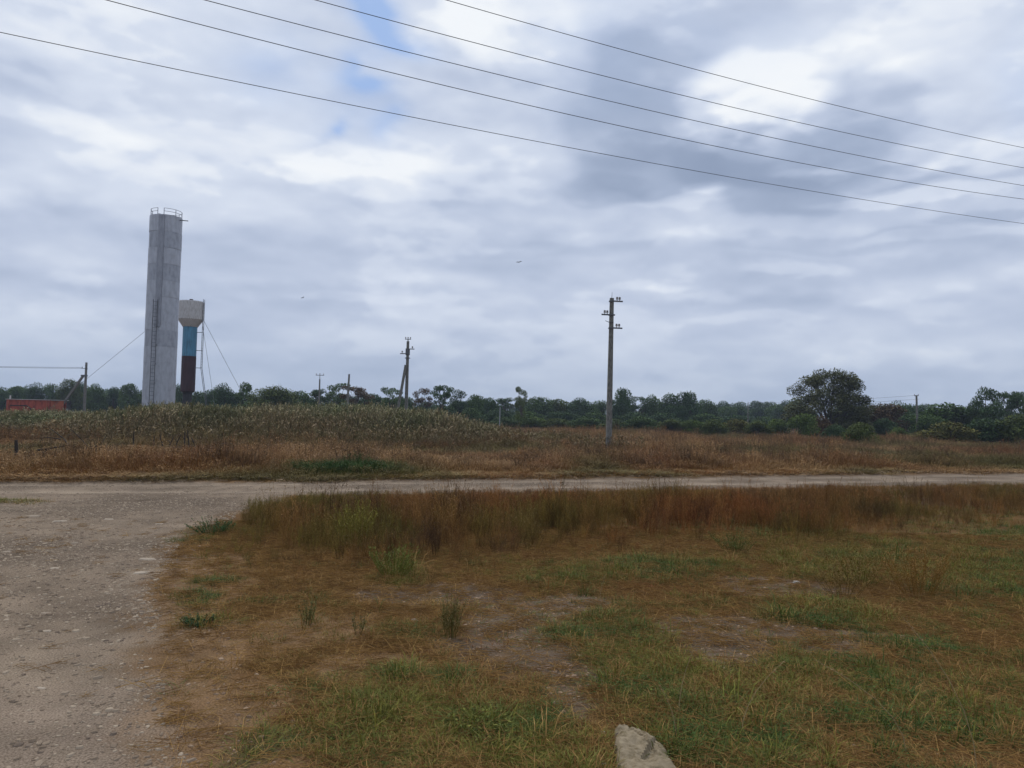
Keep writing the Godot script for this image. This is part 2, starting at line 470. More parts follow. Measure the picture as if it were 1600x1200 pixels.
func sky_at(az: float, el: float) -> Vector3:
	var e := deg_to_rad(maxf(el, 0.0))
	var a := deg_to_rad(az)
	var q := cos(e) / (sin(e) + 0.13)
	var px := sin(a) * q
	var pz := cos(a) * q
	# angular noise is read on the sphere so that it has no seam
	var sx := sin(a) * cos(e)
	var sz := cos(a) * cos(e)
	var sy := sin(e) * 2.0
	var wa := skw.get_noise_3d(sx, sy, sz)
	var we := skw.get_noise_3d(sx + 7.0, sy, sz)
	var low := smoothstep(2.0, 13.0, el)
	var f1 := sk1.get_noise_2d(px + 0.4 * wa, pz + 0.4 * we)
	var f2 := sk2.get_noise_3d(sx + 0.06 * wa, sy, sz + 0.06 * we)
	var f3 := sk3.get_noise_3d(sx, sy * 1.5, sz)
	# puffs: the upper side of a thicker patch is bright, its underside dull
	var f2u := sk2.get_noise_3d(sx + 0.06 * wa, sy + 0.045, sz + 0.06 * we)
	var f3u := sk3.get_noise_3d(sx, sy * 1.5 + 0.03, sz)
	var t := 0.56 + 0.20 * f1 + 0.17 * f2 * lerpf(0.7, 1.0, low) + 0.06 * f3
	# puffs with a crisper upper edge
	t += 0.07 * smoothstep(0.05, 0.2, f2 + 0.5 * f3) + 0.30 * (f2 - f2u) + 0.07 * (f3 - f3u)
	t += 0.09 * smoothstep(6.0, 26.0, el) - 0.05 * (1.0 - low)
	var b := maxf(0.0, -0.42 - f1) * 1.5 * smoothstep(16.0, 30.0, el)
	if absf(az) < 50.0 and el < 42.0:
		b *= 0.3
		var az2 := az + 2.6 * wa + 1.5 * f2 + 0.9 * f3
		var el2 := el + (1.3 * we + 1.1 * f2 + 0.8 * f3) * lerpf(0.4, 1.0, low)
		for g in LIT:
			var dy: float = (el2 - g[1]) / g[3]
			if absf(dy) > 2.4: continue
			var dx: float = (az2 - g[0]) / g[2]
			var d := dx * dx + dy * dy
			if d < 6.0:
				var k := exp(-0.7 * d)
				if g[5] == 1: k = lerpf(k, smoothstep(0.26, 0.58, k), 0.85)
				t += g[4] * k
		for g in GAP:
			var dy: float = (el2 - g[1]) / g[3]
			if absf(dy) > 2.4: continue
			var dx: float = (az2 - g[0]) / g[2]
			var d := dx * dx + dy * dy
			if d < 6.0:
				b += g[4] * exp(-0.7 * d)
	if t < 0.25: t = 0.25 - 0.6 * (0.25 - t)
	t = maxf(t, -0.6)
	var c := Vector3.ZERO
	for i in RAMP.size() - 1:
		if t <= RAMP[i + 1][0]:
			var r0: Vector3 = RAMP[i][1]
			var r1: Vector3 = RAMP[i + 1][1]
			c = r0.lerp(r1, (t - RAMP[i][0]) / (RAMP[i + 1][0] - RAMP[i][0]))
			break
	c = c.lerp(Vector3(0.30, 0.47, 0.82), clampf(b, 0.0, 0.8))
	# air near the horizon
	c = c.lerp(Vector3(0.385, 0.475, 0.625), (1.0 - smoothstep(0.0, 9.0, el)) * 0.5)
	return c

func make_sky() -> Sky:
	for f in [sk1, sk2, sk3, skw]:
		f.noise_type = FastNoiseLite.TYPE_SIMPLEX_SMOOTH
		f.fractal_octaves = 5
		f.fractal_gain = 0.5
	sk1.frequency = 0.42; sk1.seed = 21
	sk2.frequency = 2.6; sk2.seed = 8
	sk3.frequency = 8.0; sk3.seed = 3; sk3.fractal_gain = 0.55
	skw.frequency = 2.4; skw.seed = 14; skw.fractal_octaves = 4
	var w := 512
	var h := 256
	var data := PackedFloat32Array()
	data.resize(w * h * 3)
	for y in h:
		var el := 90.0 - (y + 0.5) * 180.0 / h
		for x in w:
			var az := (x + 0.5) * 360.0 / w
			if az > 180.0: az -= 360.0
			var c := Vector3(0.385, 0.455, 0.62)
			if el > -3.0: c = sky_at(az, el)
			var p := (y * w + x) * 3
			data[p] = c.x; data[p + 1] = c.y; data[p + 2] = c.z
	var im := Image.create_from_data(w, h, false, Image.FORMAT_RGBF, data.to_byte_array())
	var W := 3072
	var H := 1536
	im.resize(W, H, Image.INTERPOLATE_BILINEAR)
	# the same sky with its finer structure, where the camera looks and round about
	var y0 := int((90.0 - 36.0) / 180.0 * H)
	var y1 := int((90.0 + 2.0) / 180.0 * H)
	var cols := int(43.0 / 360.0 * W)
	var fine := PackedFloat32Array()
	fine.resize(cols * 2 * (y1 - y0) * 3)
	var p := 0
	for y in range(y0, y1):
		var el := 90.0 - (y + 0.5) * 180.0 / H
		for x in range(-cols, cols):
			var c := sky_at((x + 0.5) * 360.0 / W, el)
			fine[p] = c.x; fine[p + 1] = c.y; fine[p + 2] = c.z
			p += 3
	var det := Image.create_from_data(cols * 2, y1 - y0, false, Image.FORMAT_RGBF, fine.to_byte_array())
	im.blit_rect(det, Rect2i(cols, 0, cols, y1 - y0), Vector2i(0, y0))
	im.blit_rect(det, Rect2i(0, 0, cols, y1 - y0), Vector2i(W - cols, y0))
	var m := PanoramaSkyMaterial.new()
	m.panorama = ImageTexture.create_from_image(im)
	m.filter = true
	var s := Sky.new()
	s.sky_material = m
	return s

# ------------------------------------------------------------------ vegetation meshes
func blade(s: Soup, root: Vector3, dir: float, h: float, lean: float, w: float, col: Color):
	var out := Vector3(cos(dir), 0, sin(dir))
	var side := Vector3(-sin(dir), 0, cos(dir)) * w * 0.5
	var p1 := root + Vector3(0, h * 0.55, 0) + out * lean * 0.35
	var p2 := root + Vector3(0, h * lerpf(1.0, 0.75, clampf(lean / maxf(h, 0.01), 0, 1)), 0) + out * lean
	s.quad(root - side, p1 - side * 0.8, p1 + side * 0.8, root + side, col)
	s.tri(p1 - side * 0.8, p2, p1 + side * 0.8, col)

func tuft_mesh(seed: int, blades: int, h: float, spread: float, lean: float, w: float) -> ArrayMesh:
	rng.seed = seed
	var s := Soup.new()
	for i in blades:
		var a := rng.randf() * TAU
		var r := spread * sqrt(rng.randf())
		var k := rng.randf_range(0.7, 1.25)
		blade(s, Vector3(cos(a) * r, 0, sin(a) * r), a + rng.randf_range(-1.2, 1.2), h * rng.randf_range(0.45, 1.15), lean * rng.randf_range(0.2, 1.4), w * rng.randf_range(0.7, 1.2), Color(k, k * rng.randf_range(0.93, 1.05), k * rng.randf_range(0.85, 1.05)))
	return s.done()

func ribbon(s: Soup, a: Vector3, b: Vector3, w0: float, w1: float, col: Color):
	var d := (b - a).normalized()
	var f := frame_of(d)
	s.quad(a - f[0] * w0 * 0.5, b - f[0] * w1 * 0.5, b + f[0] * w1 * 0.5, a + f[0] * w0 * 0.5, col)
	s.quad(a - f[1] * w0 * 0.5, b - f[1] * w1 * 0.5, b + f[1] * w1 * 0.5, a + f[1] * w0 * 0.5, col)

func leaf_quad(s: Soup, p: Vector3, size: float, col: Color, long := 1.6):
	var d := Vector3(rng.randfn(), rng.randfn(), rng.randfn()).normalized()
	var f := frame_of(d)
	var u: Vector3 = d * size * long * 0.5
	var v: Vector3 = f[0] * size * 0.5
	s.quad(p - u, p + v - u * 0.1, p + u, p - v - u * 0.1, col)

# an upright weed: stems with side twigs and small leaves or seed heads
func weed_mesh(seed: int, stems: int, h: float, spread: float, twigs: int, leaf: float, per: int, stemw := 0.006) -> ArrayMesh:
	rng.seed = seed
	var s := Soup.new()
	for i in stems:
		var a := rng.randf() * TAU
		var r := spread * sqrt(rng.randf())
		var base := Vector3(cos(a) * r * 0.35, -0.02, sin(a) * r * 0.35)
		var hh := h * rng.randf_range(0.6, 1.1)
		var top := Vector3(cos(a) * r, hh, sin(a) * r) + Vector3(rng.randfn(), 0, rng.randfn()) * 0.06 * h
		var mid := base.lerp(top, 0.5) + Vector3(rng.randfn(), 0, rng.randfn()) * 0.03 * h
		var k := rng.randf_range(0.65, 1.2)
		var col := Color(k, k * 0.97, k * 0.92)
		ribbon(s, base, mid, stemw, stemw * 0.8, col)
		ribbon(s, mid, top, stemw * 0.8, stemw * 0.4, col)
		for j in twigs:
			var t := rng.randf_range(0.25, 0.97)
			var p := base.lerp(mid, t * 2.0) if t < 0.5 else mid.lerp(top, t * 2.0 - 1.0)
			var da := rng.randf() * TAU
			var ln := h * rng.randf_range(0.12, 0.3) * (1.15 - t)
			var e := p + Vector3(cos(da) * ln * 0.7, ln, sin(da) * ln * 0.7)
			ribbon(s, p, e, stemw * 0.5, stemw * 0.3, col)
			for q in per:
				var kk := k * rng.randf_range(0.7, 1.35)
				leaf_quad(s, p.lerp(e, rng.randf_range(0.2, 1.05)) + Vector3(rng.randfn(), rng.randfn(), rng.randfn()) * leaf * 0.5, leaf * rng.randf_range(0.6, 1.3), Color(kk, kk, kk))
	return s.done()

func reed_mesh(seed: int, n: int) -> ArrayMesh:
	rng.seed = seed
	var s := Soup.new()
	for i in n:
		var base := Vector3(rng.randfn() * 0.3, -0.05, rng.randfn() * 0.3)
		var h := rng.randf_range(0.5, 1.12)
		var top := base + Vector3(rng.randfn() * 0.08, h, rng.randfn() * 0.08)
		var k := rng.randf_range(0.55, 1.35)
		var col := Color(k * 1.1, k, k * 0.85)
		ribbon(s, base, top, 0.016, 0.010, col)
		for j in 5:
			var p := base.lerp(top, rng.randf_range(0.25, 0.92))
			var a := rng.randf() * TAU
			var l := rng.randf_range(0.14, 0.27)
			var e := p + Vector3(cos(a) * l * 0.45, l * rng.randf_range(0.35, 1.0), sin(a) * l * 0.45)
			var kk := k * rng.randf_range(0.6, 1.3)
			ribbon(s, p, e, 0.026, 0.006, Color(kk * 0.9, kk * 1.05, kk * 0.85))
		# pale plume
		if rng.randf() < 0.55:
			for j in 5:
				var q := top + Vector3(rng.randfn() * 0.02, rng.randf_range(-0.05, 0.08), rng.randfn() * 0.02)
				leaf_quad(s, q, 0.04, Color(k * 1.9, k * 1.6, k * 1.45), 2.4)
	return s.done()

func pebble(seed: int) -> ArrayMesh:
	rng.seed = seed
	var s := Soup.new()
	var ring := []
	var low := []
	var n := 7
	for i in n:
		var a := TAU * (i + rng.randf_range(-0.3, 0.3)) / n
		var r := rng.randf_range(0.36, 0.55)
		ring.append(Vector3(cos(a) * r * 0.75, rng.randf_range(0.18, 0.3), sin(a) * r * 0.6))
		low.append(Vector3(cos(a) * r, -0.06, sin(a) * r * 0.8))
	var top := Vector3(0.04, 0.33, 0.02)
	for i in n:
		var j := (i + 1) % n
		s.tri(top, ring[i], ring[j])
		s.quad(ring[i], low[i], low[j], ring[j])
	return s.done()

# ------------------------------------------------------------------ scattering
class Bag:
	var buf := PackedFloat32Array()
	var count := 0
	func put(p: Vector3, turn: float, s: Vector3, c: Color, tilt := 0.0, tilt_dir := 0.0):
		var b := Basis(Vector3.UP, turn)
		if tilt != 0.0: b = Basis(Vector3(cos(tilt_dir), 0, sin(tilt_dir)), tilt) * b
		b = b * Basis.from_scale(s)
		buf.append_array(PackedFloat32Array([b.x.x, b.y.x, b.z.x, p.x, b.x.y, b.y.y, b.z.y, p.y, b.x.z, b.y.z, b.z.z, p.z, c.r, c.g, c.b, 1.0]))
		count += 1

func spill(called: String, label: String, category: String, part_name: String, bags: Array, meshes: Array, mat: Material):
	var o := Node3D.new()
	o.name = numbered(called)
	add_child(o)
	tag(o, label, category, "", "stuff")
	for i in bags.size():
		var mm := MultiMesh.new()
		mm.transform_format = MultiMesh.TRANSFORM_3D
		mm.use_colors = true
		mm.mesh = meshes[i]
		mm.instance_count = bags[i].count
		mm.buffer = bags[i].buf
		var mi := MultiMeshInstance3D.new()
		mi.name = part_name
		mi.multimesh = mm
		mi.material_override = mat
		mi.set_meta("kind", "stuff")
		o.add_child(mi, true)

func in_sight(x: float, z: float, margin := 2.5) -> bool:
	return absf(x) < 0.70 * -z + margin

func mixc(a: Color, b: Color, t: float) -> Color:
	return a.lerp(b, clampf(t, 0, 1))

const STRAW := Color(0.48, 0.30, 0.105)
const BROWN := Color(0.235, 0.125, 0.045)
const REDDISH := Color(0.27, 0.095, 0.032)
const GRASSY := Color(0.175, 0.175, 0.037)
const DEEP := Color(0.065, 0.125, 0.032)
const LIME := Color(0.26, 0.24, 0.04)
const OLIVE := Color(0.17, 0.152, 0.042)

func weeds_height(x: float, z: float) -> float:
	var k := 18.2 / maxf(-z - 0.39 * x, 0.1)
	var lim := 1.7 * (1.0 - 1.0 / maxf(k, 1.001)) * 0.95
	return clampf(lim, 0.10, 0.62)

func front_dist(x: float, z: float) -> float:
	return poly(FRONT, x) - z

func build_short_grass():
	var kinds := [tuft_mesh(11, 14, 0.050, 0.06, 0.045, 0.0030), tuft_mesh(12, 16, 0.036, 0.08, 0.075, 0.0030), tuft_mesh(13, 11, 0.075, 0.05, 0.06, 0.0028), tuft_mesh(14, 18, 0.026, 0.09, 0.08, 0.0030)]
	var mat := Soup.new()
	rng.seed = 15
	for i in 34:
		var a := rng.randf() * TAU
		var rr := 0.085 * sqrt(rng.randf())
		var k := rng.randf_range(0.7, 1.25)
		leaf_quad(mat, Vector3(cos(a) * rr, rng.randf_range(0.005, 0.035), sin(a) * rr), rng.randf_range(0.005, 0.010), Color(k, k, k), 1.6)
	kinds.append(mat.done())
	var bags := [Bag.new(), Bag.new(), Bag.new(), Bag.new(), Bag.new()]
	var r := RandomNumberGenerator.new()
	r.seed = 501
	for i in 250000:
		# even over the ground between 3 and 17 metres ahead
		var z := -sqrt(lerpf(9.0, 289.0, pow(r.randf(), 1.25)))
		var x := r.randf_range(-1.0, 1.0) * (0.70 * -z + 3.2)
		var a := n_mid.get_noise_2d(x * 5.0, z * 5.0)
		var b := n_hi.get_noise_2d(x * 22.0, z * 22.0)
		var rd := road_in(x, z) + 0.25 * a + 0.15 * b
		var wx := x + 0.25 * n_mid.get_noise_2d(x * 12.0, z * 12.0 + 70.0)
		var wz := z + 0.35 * n_mid.get_noise_2d(x * 12.0 + 50.0, z * 12.0)
		var gr := patch(GREEN, wx, wz)
		var keep := 1.0
		if rd > 0.0: keep = 0.9 * gr if gr > 0.25 else 0.0
		elif rd > -0.9: keep = 0.12 + 0.7 * -rd
		keep *= 1.0 - 0.88 * smoothstep(0.1, 0.8, patch(BARE, wx, wz)) * (1.0 - 0.8 * gr)
		keep *= 1.0 - 0.8 * patch(SAND, wx, wz) * (1.0 - gr)
		if front_dist(x, z) > 0.6: keep *= 0.35
		if slab_inside(x, z) > 0.015: keep = 0.0
		keep *= clampf(0.6 + 1.9 * b + 1.0 * a, 0.08, 1.0) if gr < 0.4 else 1.0
		if r.randf() > keep: continue
		# to the right the sward is greener, to the left it is straw
		var green := clampf(0.2 + 0.10 * x + 1.4 * a + 1.2 * b, 0.03, 0.8)
		green = maxf(green, gr * clampf(0.9 + 0.8 * b, 0.5, 1.0))
		var c: Color
		if r.randf() < green:
			c = mixc(GRASSY, DEEP, clampf(0.4 + 1.6 * b + 1.6 * n_lo.get_noise_2d(x * 40.0, z * 40.0), 0, 1))
			if r.randf() < 0.2: c = mixc(c, LIME, 0.6)
		else:
			c = mixc(STRAW, BROWN, r.randf() * 0.9)
			c = mixc(c, REDDISH, 0.7 * patch(RED, wx, wz) + 0.25 * r.randf())
		c = mixc(c, OLIVE, r.randf() * 0.2)
		var kind := r.randi() % 4
		if c.g > c.r and r.randf() < 0.05 and b > 0.05:
			kind = 4
		var sc := r.randf_range(0.5, 1.2) * (1.0 + 0.3 * gr) * (1.0 + 0.45 * smoothstep(0.15, 0.4, n_hi.get_noise_2d(x * 30.0 + 5.0, z * 30.0)))
		if kind == 2 and r.randf() < 0.02: sc *= 1.8
		bags[kind].put(Vector3(x, height(x, z) - 0.004, z), r.randf() * TAU, Vector3(sc, sc * r.randf_range(0.7, 1.2), sc), c)
	spill("short_grass", "short half dry grass covering the earth beside the track", "grass", "tufts", bags, kinds, M.grass)

func build_straw():
	# loose dead stalks lying on the earth
	var s := Soup.new()
	rng.seed = 77
	for i in 5:
		var p := Vector3(rng.randfn() * 0.05, 0.006 + 0.006 * i, rng.randfn() * 0.05)
		var a := rng.randf() * TAU
		var d := Vector3(cos(a), rng.randf_range(-0.06, 0.16), sin(a)) * rng.randf_range(0.04, 0.10)
		var k := rng.randf_range(0.6, 1.2)
		ribbon(s, p - d, p + d, 0.0035, 0.002, Color(k, k, k))
	var bag := Bag.new()
	var r := RandomNumberGenerator.new()
	r.seed = 91
	for i in 62000:
		var z := -sqrt(lerpf(9.0, 150.0, r.randf()))
		var x := r.randf_range(-1.0, 1.0) * (0.70 * -z + 3.2)
		var rd := road_in(x, z)
		if rd > -0.05 and r.randf() > 0.03: continue
		if slab_inside(x, z) > -0.02: continue
		if patch(BARE, x, z) > 0.3 and r.randf() < 0.6: continue
		if (patch(SAND, x, z) > 0.3 or rd > -0.4) and r.randf() < 0.7: continue
		var c := mixc(STRAW, BROWN, r.randf())
		bag.put(Vector3(x, height(x, z), z), r.randf() * TAU, Vector3.ONE * r.randf_range(0.5, 1.3), c)
	spill("straw_litter", "dead straw and broken stalks lying between the grass", "straw", "stalks", [bag], [s.done()], M.dry)

func build_weeds():
	var kinds := [weed_mesh(31, 7, 1.0, 0.24, 8, 0.014, 2, 0.007), weed_mesh(32, 8, 1.0, 0.3, 7, 0.012, 3, 0.006), weed_mesh(33, 5, 1.0, 0.18, 10, 0.014, 2, 0.008), weed_mesh(34, 9, 1.0, 0.32, 5, 0.016, 2, 0.006)]
	var bags := [Bag.new(), Bag.new(), Bag.new(), Bag.new()]
	var r := RandomNumberGenerator.new()
	r.seed = 733
	for i in 66000:
		var x := r.randf_range(-5.5, 26.0)
		var z := r.randf_range(-28.0, -7.5)
		if not in_sight(x, z, 4.5): continue
		var a := n_mid.get_noise_2d(x * 5.0, z * 5.0)
		var fd := front_dist(x, z) + 0.7 * a + 0.5 * n_mid.get_noise_2d(x * 15.0, z * 15.0)
		if fd < -0.25 and (fd < -1.5 or r.randf() > 0.05): continue
		if road_in(x, z) > -0.1 + 0.2 * a: continue
		if x < poly(RIGHT, z) + 0.35 + 0.4 * a: continue
		var dens := smoothstep(-0.25, 2.7, fd) * 0.85 + 0.05
		if fd < -0.25: dens = 1.0
		var rightness := smoothstep(3.5, 7.5, x + 0.3 * (z + 10.0))
		var gap := smoothstep(0.05, 0.4, n_mid.get_noise_2d(x * 7.0 + 31.0, z * 7.0))
		if r.randf() > dens * lerpf(0.8, 0.6, rightness) * (1.0 - 0.7 * gap): continue
		var h := weeds_height(x, z) * 1.08
		h = minf(h, lerpf(0.52, 0.32, rightness))
		h *= (0.28 + 0.72 * smoothstep(-0.2, 3.4, fd + 1.5 * n_mid.get_noise_2d(x * 9.0, z * 9.0))) * r.randf_range(0.55, 1.15) * (1.0 + 0.5 * n_lo.get_noise_2d(x * 40.0, z * 40.0))
		if r.randf() < 0.06: h *= r.randf_range(1.2, 1.6)
		var t := n_lo.get_noise_2d(x * 22.0, z * 22.0)
		var c := mixc(BROWN, REDDISH, 0.5 + 1.6 * n_lo.get_noise_2d(x * 18.0 + 300.0, z * 9.0))
		c = mixc(c, Color(0.42, 0.245, 0.08), clampf(r.randf() * 0.65, 0, 1))
		c = mixc(c, Color(0.10, 0.06, 0.04), 0.7 * smoothstep(0.1, 0.5, n_lo.get_noise_2d(x * 60.0 + 500.0, z * 60.0)))
		var gl := smoothstep(0.0, 0.35, t) * 0.75 + 0.7 * (1.0 - smoothstep(-3.4, -1.2, x)) * smoothstep(-0.1, 0.2, t + 0.1)
		if ell(x, z, [-2.0, -10.4, 0.8, 1.2]) < 1.0: gl = 0.9
		c = mixc(c, mixc(OLIVE, LIME, r.randf() * 0.7), gl * r.randf_range(0.5, 1.0))
		c = mixc(c, OLIVE, rightness * 0.7 * r.randf() * clampf(0.6 + 2.0 * t, 0, 1))
		c = mixc(c, mixc(GRASSY, OLIVE, r.randf()), (1.0 - smoothstep(0.2, 1.5, fd)) * clampf(0.35 + 2.2 * n_lo.get_noise_2d(x * 50.0 + 20.0, z * 50.0), 0.0, 0.9))
		var k := r.randf_range(0.4, 1.55)
		var w := clampf(h * 1.1, 0.3, 0.8)
		bags[r.randi() % 4].put(Vector3(x, height(x, z), z), r.randf() * TAU, Vector3(w, h, w), Color(c.r * k, c.g * k, c.b * k), r.randf_range(0.0, 0.16), r.randf() * TAU)
	spill("dry_weeds", "dense band of tall russet dry weeds before the road", "weeds", "stalks", bags, kinds, M.dry)

func reed_amount(x: float, z: float) -> float:
	# the reed bed runs from the far left to short of the tall concrete pole
	var d := -z
	var edge := lerpf(2.0, -2.0, clampf((d - 45.0) / 30.0, 0, 1))
	var front := 42.0 + 0.25 * (x + 20.0) * (1.0 if x > -20.0 else 0.4) + 3.0 * n_lo.get_noise_2d(x * 8.0, 5.0)
	return minf(smoothstep(0.0, 12.0, d - front), smoothstep(0.0, 14.0, edge + 4.0 - x))

func build_reeds():
	var kinds := [reed_mesh(41, 12), reed_mesh(42, 11), reed_mesh(43, 13)]
	var bags := [Bag.new(), Bag.new(), Bag.new()]
	var r := RandomNumberGenerator.new()
	r.seed = 88
	for i in 42000:
		var z := r.randf_range(-68.0, -40.0)
		var x := r.randf_range(-52.0, 6.0)
		if not in_sight(x, z, 3.0): continue
		var a := reed_amount(x, z)
		var gap := smoothstep(0.08, 0.35, n_lo.get_noise_2d(x * 26.0 + 11.0, z * 18.0))
		if r.randf() > a * (1.0 - 0.75 * gap) + 0.04: continue
		if Vector2(x + 33.0, z + 72.0).length() < 2.2: continue
		var nn := n_lo.get_noise_2d(x * 9.0, z * 9.0)
		var u := x * 50.0 / -z
		var full := poly([[-34.0, 1.25], [-27.0, 1.3], [-22.0, 1.8], [-17.0, 2.15], [-11.0, 2.1], [-6.0, 1.95], [0.0, 1.35]], u)
		var h := lerpf(0.55, 1.0, a) * full * (1.0 + 0.45 * nn - 0.25 * gap) * r.randf_range(0.5, 1.12)
		if r.randf() < 0.04: h *= 1.12
		var c := mixc(Color(0.33, 0.28, 0.155), Color(0.19, 0.21, 0.095), 0.5 + 2.2 * n_lo.get_noise_2d(x * 16.0 + 80.0, z * 10.0))
		c = mixc(c, Color(0.26, 0.15, 0.07), (1.0 - a) * 0.6)
		var kk := r.randf_range(0.6, 1.25)
		c = Color(c.r * kk, c.g * kk, c.b * kk)
		c = mixc(c, Color(0.33, 0.28, 0.19), r.randf() * 0.4)
		bags[r.randi() % 3].put(Vector3(x, 0, z), r.randf() * TAU, Vector3(r.randf_range(1.2, 2.0), h, r.randf_range(1.2, 2.0)), c, r.randf_range(0.0, 0.12), r.randf() * TAU)
	spill("reed_bed", "grey green reed bed with pale plumes below the water towers", "reeds", "reeds", bags, kinds, M.dry)

func build_meadow():
	var kinds := [tuft_mesh(51, 34, 1.0, 0.6, 0.25, 0.014), tuft_mesh(52, 38, 1.0, 0.75, 0.35, 0.016), weed_mesh(53, 7, 1.0, 0.4, 8, 0.03, 2, 0.012)]
	var bags := [Bag.new(), Bag.new(), Bag.new()]
	var r := RandomNumberGenerator.new()
	r.seed = 902
	for i in 150000:
		var u := r.randf()
		var z := -lerpf(17.0, 130.0, u * u)
		var x := r.randf_range(-1.0, 1.0) * (0.70 * -z + 3.0)
		var beyond := poly(FAR, x) - z
		var a := n_mid.get_noise_2d(x * 3.0, z * 3.0)
		if beyond < 0.25 + 0.7 * a: continue
		var t := n_lo.get_noise_2d(x * 7.0, z * 5.0)
		var verge := 1.0 - smoothstep(0.6, 4.5, beyond + 0.8 * a)
		if verge > 0.3 and r.randf() < 0.5 * verge: continue
		var h := lerpf(0.34 + 0.30 * t + 0.10 * a, 0.07, verge) * r.randf_range(0.45, 1.3)
		if -z > 60.0: h *= 1.25
		var c := mixc(Color(0.40, 0.25, 0.13), Color(0.25, 0.115, 0.052), 0.5 + 2.4 * n_lo.get_noise_2d(x * 10.0 + 40.0, z * 6.0))
		c = mixc(c, Color(0.52, 0.345, 0.15), r.randf() * 0.5 + verge * 0.4)
		c = mixc(c, Color(0.18, 0.165, 0.06), smoothstep(0.02, 0.35, n_lo.get_noise_2d(x * 8.0 + 90.0, z * 5.0 + 30.0)) * 0.8)
		# fresh green strip by the road
		var fresh := 1.0 - smoothstep(0.5, 1.3, ell(x + 0.4 * a, z + 0.8 * a, [-4.9, -22.8, 1.9, 1.3]))
		if fresh > 0.0:
			c = mixc(c, DEEP, fresh)
			h = lerpf(h, 0.3, fresh)
		# greener sward at the foot of the reeds
		var foot := 1.0 - smoothstep(0.4, 1.2, ell(x, z, [-14.0, -38.0, 11.0, 4.0]))
		c = mixc(c, Color(0.13, 0.12, 0.04), foot * r.randf_range(0.2, 0.8))
		var foot2 := 1.0 - smoothstep(0.3, 1.2, ell(x, z, [19.0, -34.5, 5.0, 3.0]))
		c = mixc(c, Color(0.12, 0.12, 0.035), foot2 * r.randf_range(0.3, 0.9))
		if ell(x, z, [-14.6, -24.2, 2.3, 1.7]) < 1.0: h *= 0.4
		if ell(x, z, [-15.9, -34.3, 2.6, 2.4]) < 1.0: h *= 0.5
		var k := r.randf_range(0.6, 1.3)
		var kind := 2 if r.randf() < 0.2 else r.randi() % 2
		var w := r.randf_range(0.5, 1.0) * (1.0 + -z / 90.0)
		if kind == 2: h *= 1.35
		var clump := smoothstep(0.12, 0.3, n_mid.get_noise_2d(x * 6.0 + 17.0, z * 3.0))
		if clump > 0.5 and verge < 0.2:
			h *= 1.45
			if r.randf() < 0.5: c = mixc(c, Color(0.13, 0.085, 0.05), 0.8)
		bags[kind].put(Vector3(x, height(x, z) - 0.01, z), r.randf() * TAU, Vector3(w, h, w), Color(c.r * k, c.g * k, c.b * k))
	spill("meadow_grass", "rust brown dry meadow grass beyond the dirt road", "grass", "tufts", bags, kinds, M.dry)

func stone_color(r: RandomNumberGenerator) -> Color:
	var c := mixc(Color(0.225, 0.17, 0.122), Color(0.46, 0.37, 0.27), pow(r.randf(), 1.8))
	if r.randf() < 0.08: c = mixc(c, Color(0.15, 0.115, 0.09), 0.7)
	return c

func build_gravel():
	var kinds := [pebble(61), pebble(62), pebble(63)]
	var bags := [Bag.new(), Bag.new(), Bag.new()]
	var r := RandomNumberGenerator.new()
	r.seed = 640
	for i in 420000:
		var z := -sqrt(lerpf(9.0, 484.0, pow(r.randf(), 1.45)))
		var x := r.randf_range(-1.0, 0.55 if i % 3 > 0 else 1.0) * (0.70 * -z + 2.6)
		if i % 3 > 0 and x > poly(RIGHT, z) + 0.6 and z > near_z(x) + 1.0: continue
		var a := n_mid.get_noise_2d(x * 5.0, z * 5.0)
		var rd := road_in(x, z) + 0.3 * a
		if rd < -0.8 and front_dist(x, z) > 0.5: continue
		var wx := x + 0.25 * n_mid.get_noise_2d(x * 12.0, z * 12.0 + 70.0)
		var wz := z + 0.35 * n_mid.get_noise_2d(x * 12.0 + 50.0, z * 12.0)
		var p := 0.02
		if rd > -0.1:
			p = clampf(0.7 + 1.5 * n_lo.get_noise_2d(x * 30.0, z * 30.0), 0.25, 1.0)
			if z > -4.7 + 0.9 * a: p *= 0.35
			if z < poly(FAR, x) + 4.0: p *= 0.35
			if gravel_green(wx, wz) > 0.3: p *= 0.2
		else:
			p = maxf(0.015, smoothstep(0.15, 0.8, patch(BARE, wx, wz)) * clampf(0.5 + 1.5 * n_hi.get_noise_2d(x * 14.0, z * 14.0), 0.2, 1.0))
			if rd > -0.8: p = maxf(p, 0.12)
			if front_dist(x, z) > 0.5: p = 0.0
			if slab_inside(x, z) > -0.02: p = 0.0
		if r.randf() > p: continue
		var s := exp(r.randfn() * 0.6) * 0.0122
		s = clampf(s, 0.005, 0.048)
		if rd < -0.1: s = clampf(s * 1.35, 0.009, 0.034)
		bags[r.randi() % 3].put(Vector3(x, height(x, z), z), r.randf() * TAU, Vector3(s * 1.5, s * r.randf_range(0.6, 1.1), s * r.randf_range(1.0, 1.6)), stone_color(r) * (Color(1, 1, 1) if rd > -0.1 else Color(0.95, 0.85, 0.78)), r.randf_range(0, 0.25), r.randf() * TAU)
	spill("gravel", "loose crushed limestone gravel strewn over the track", "gravel", "stones", bags, kinds, M.stone)

func gravel_green(x: float, z: float) -> float:
	return patch(GREEN, x, z)

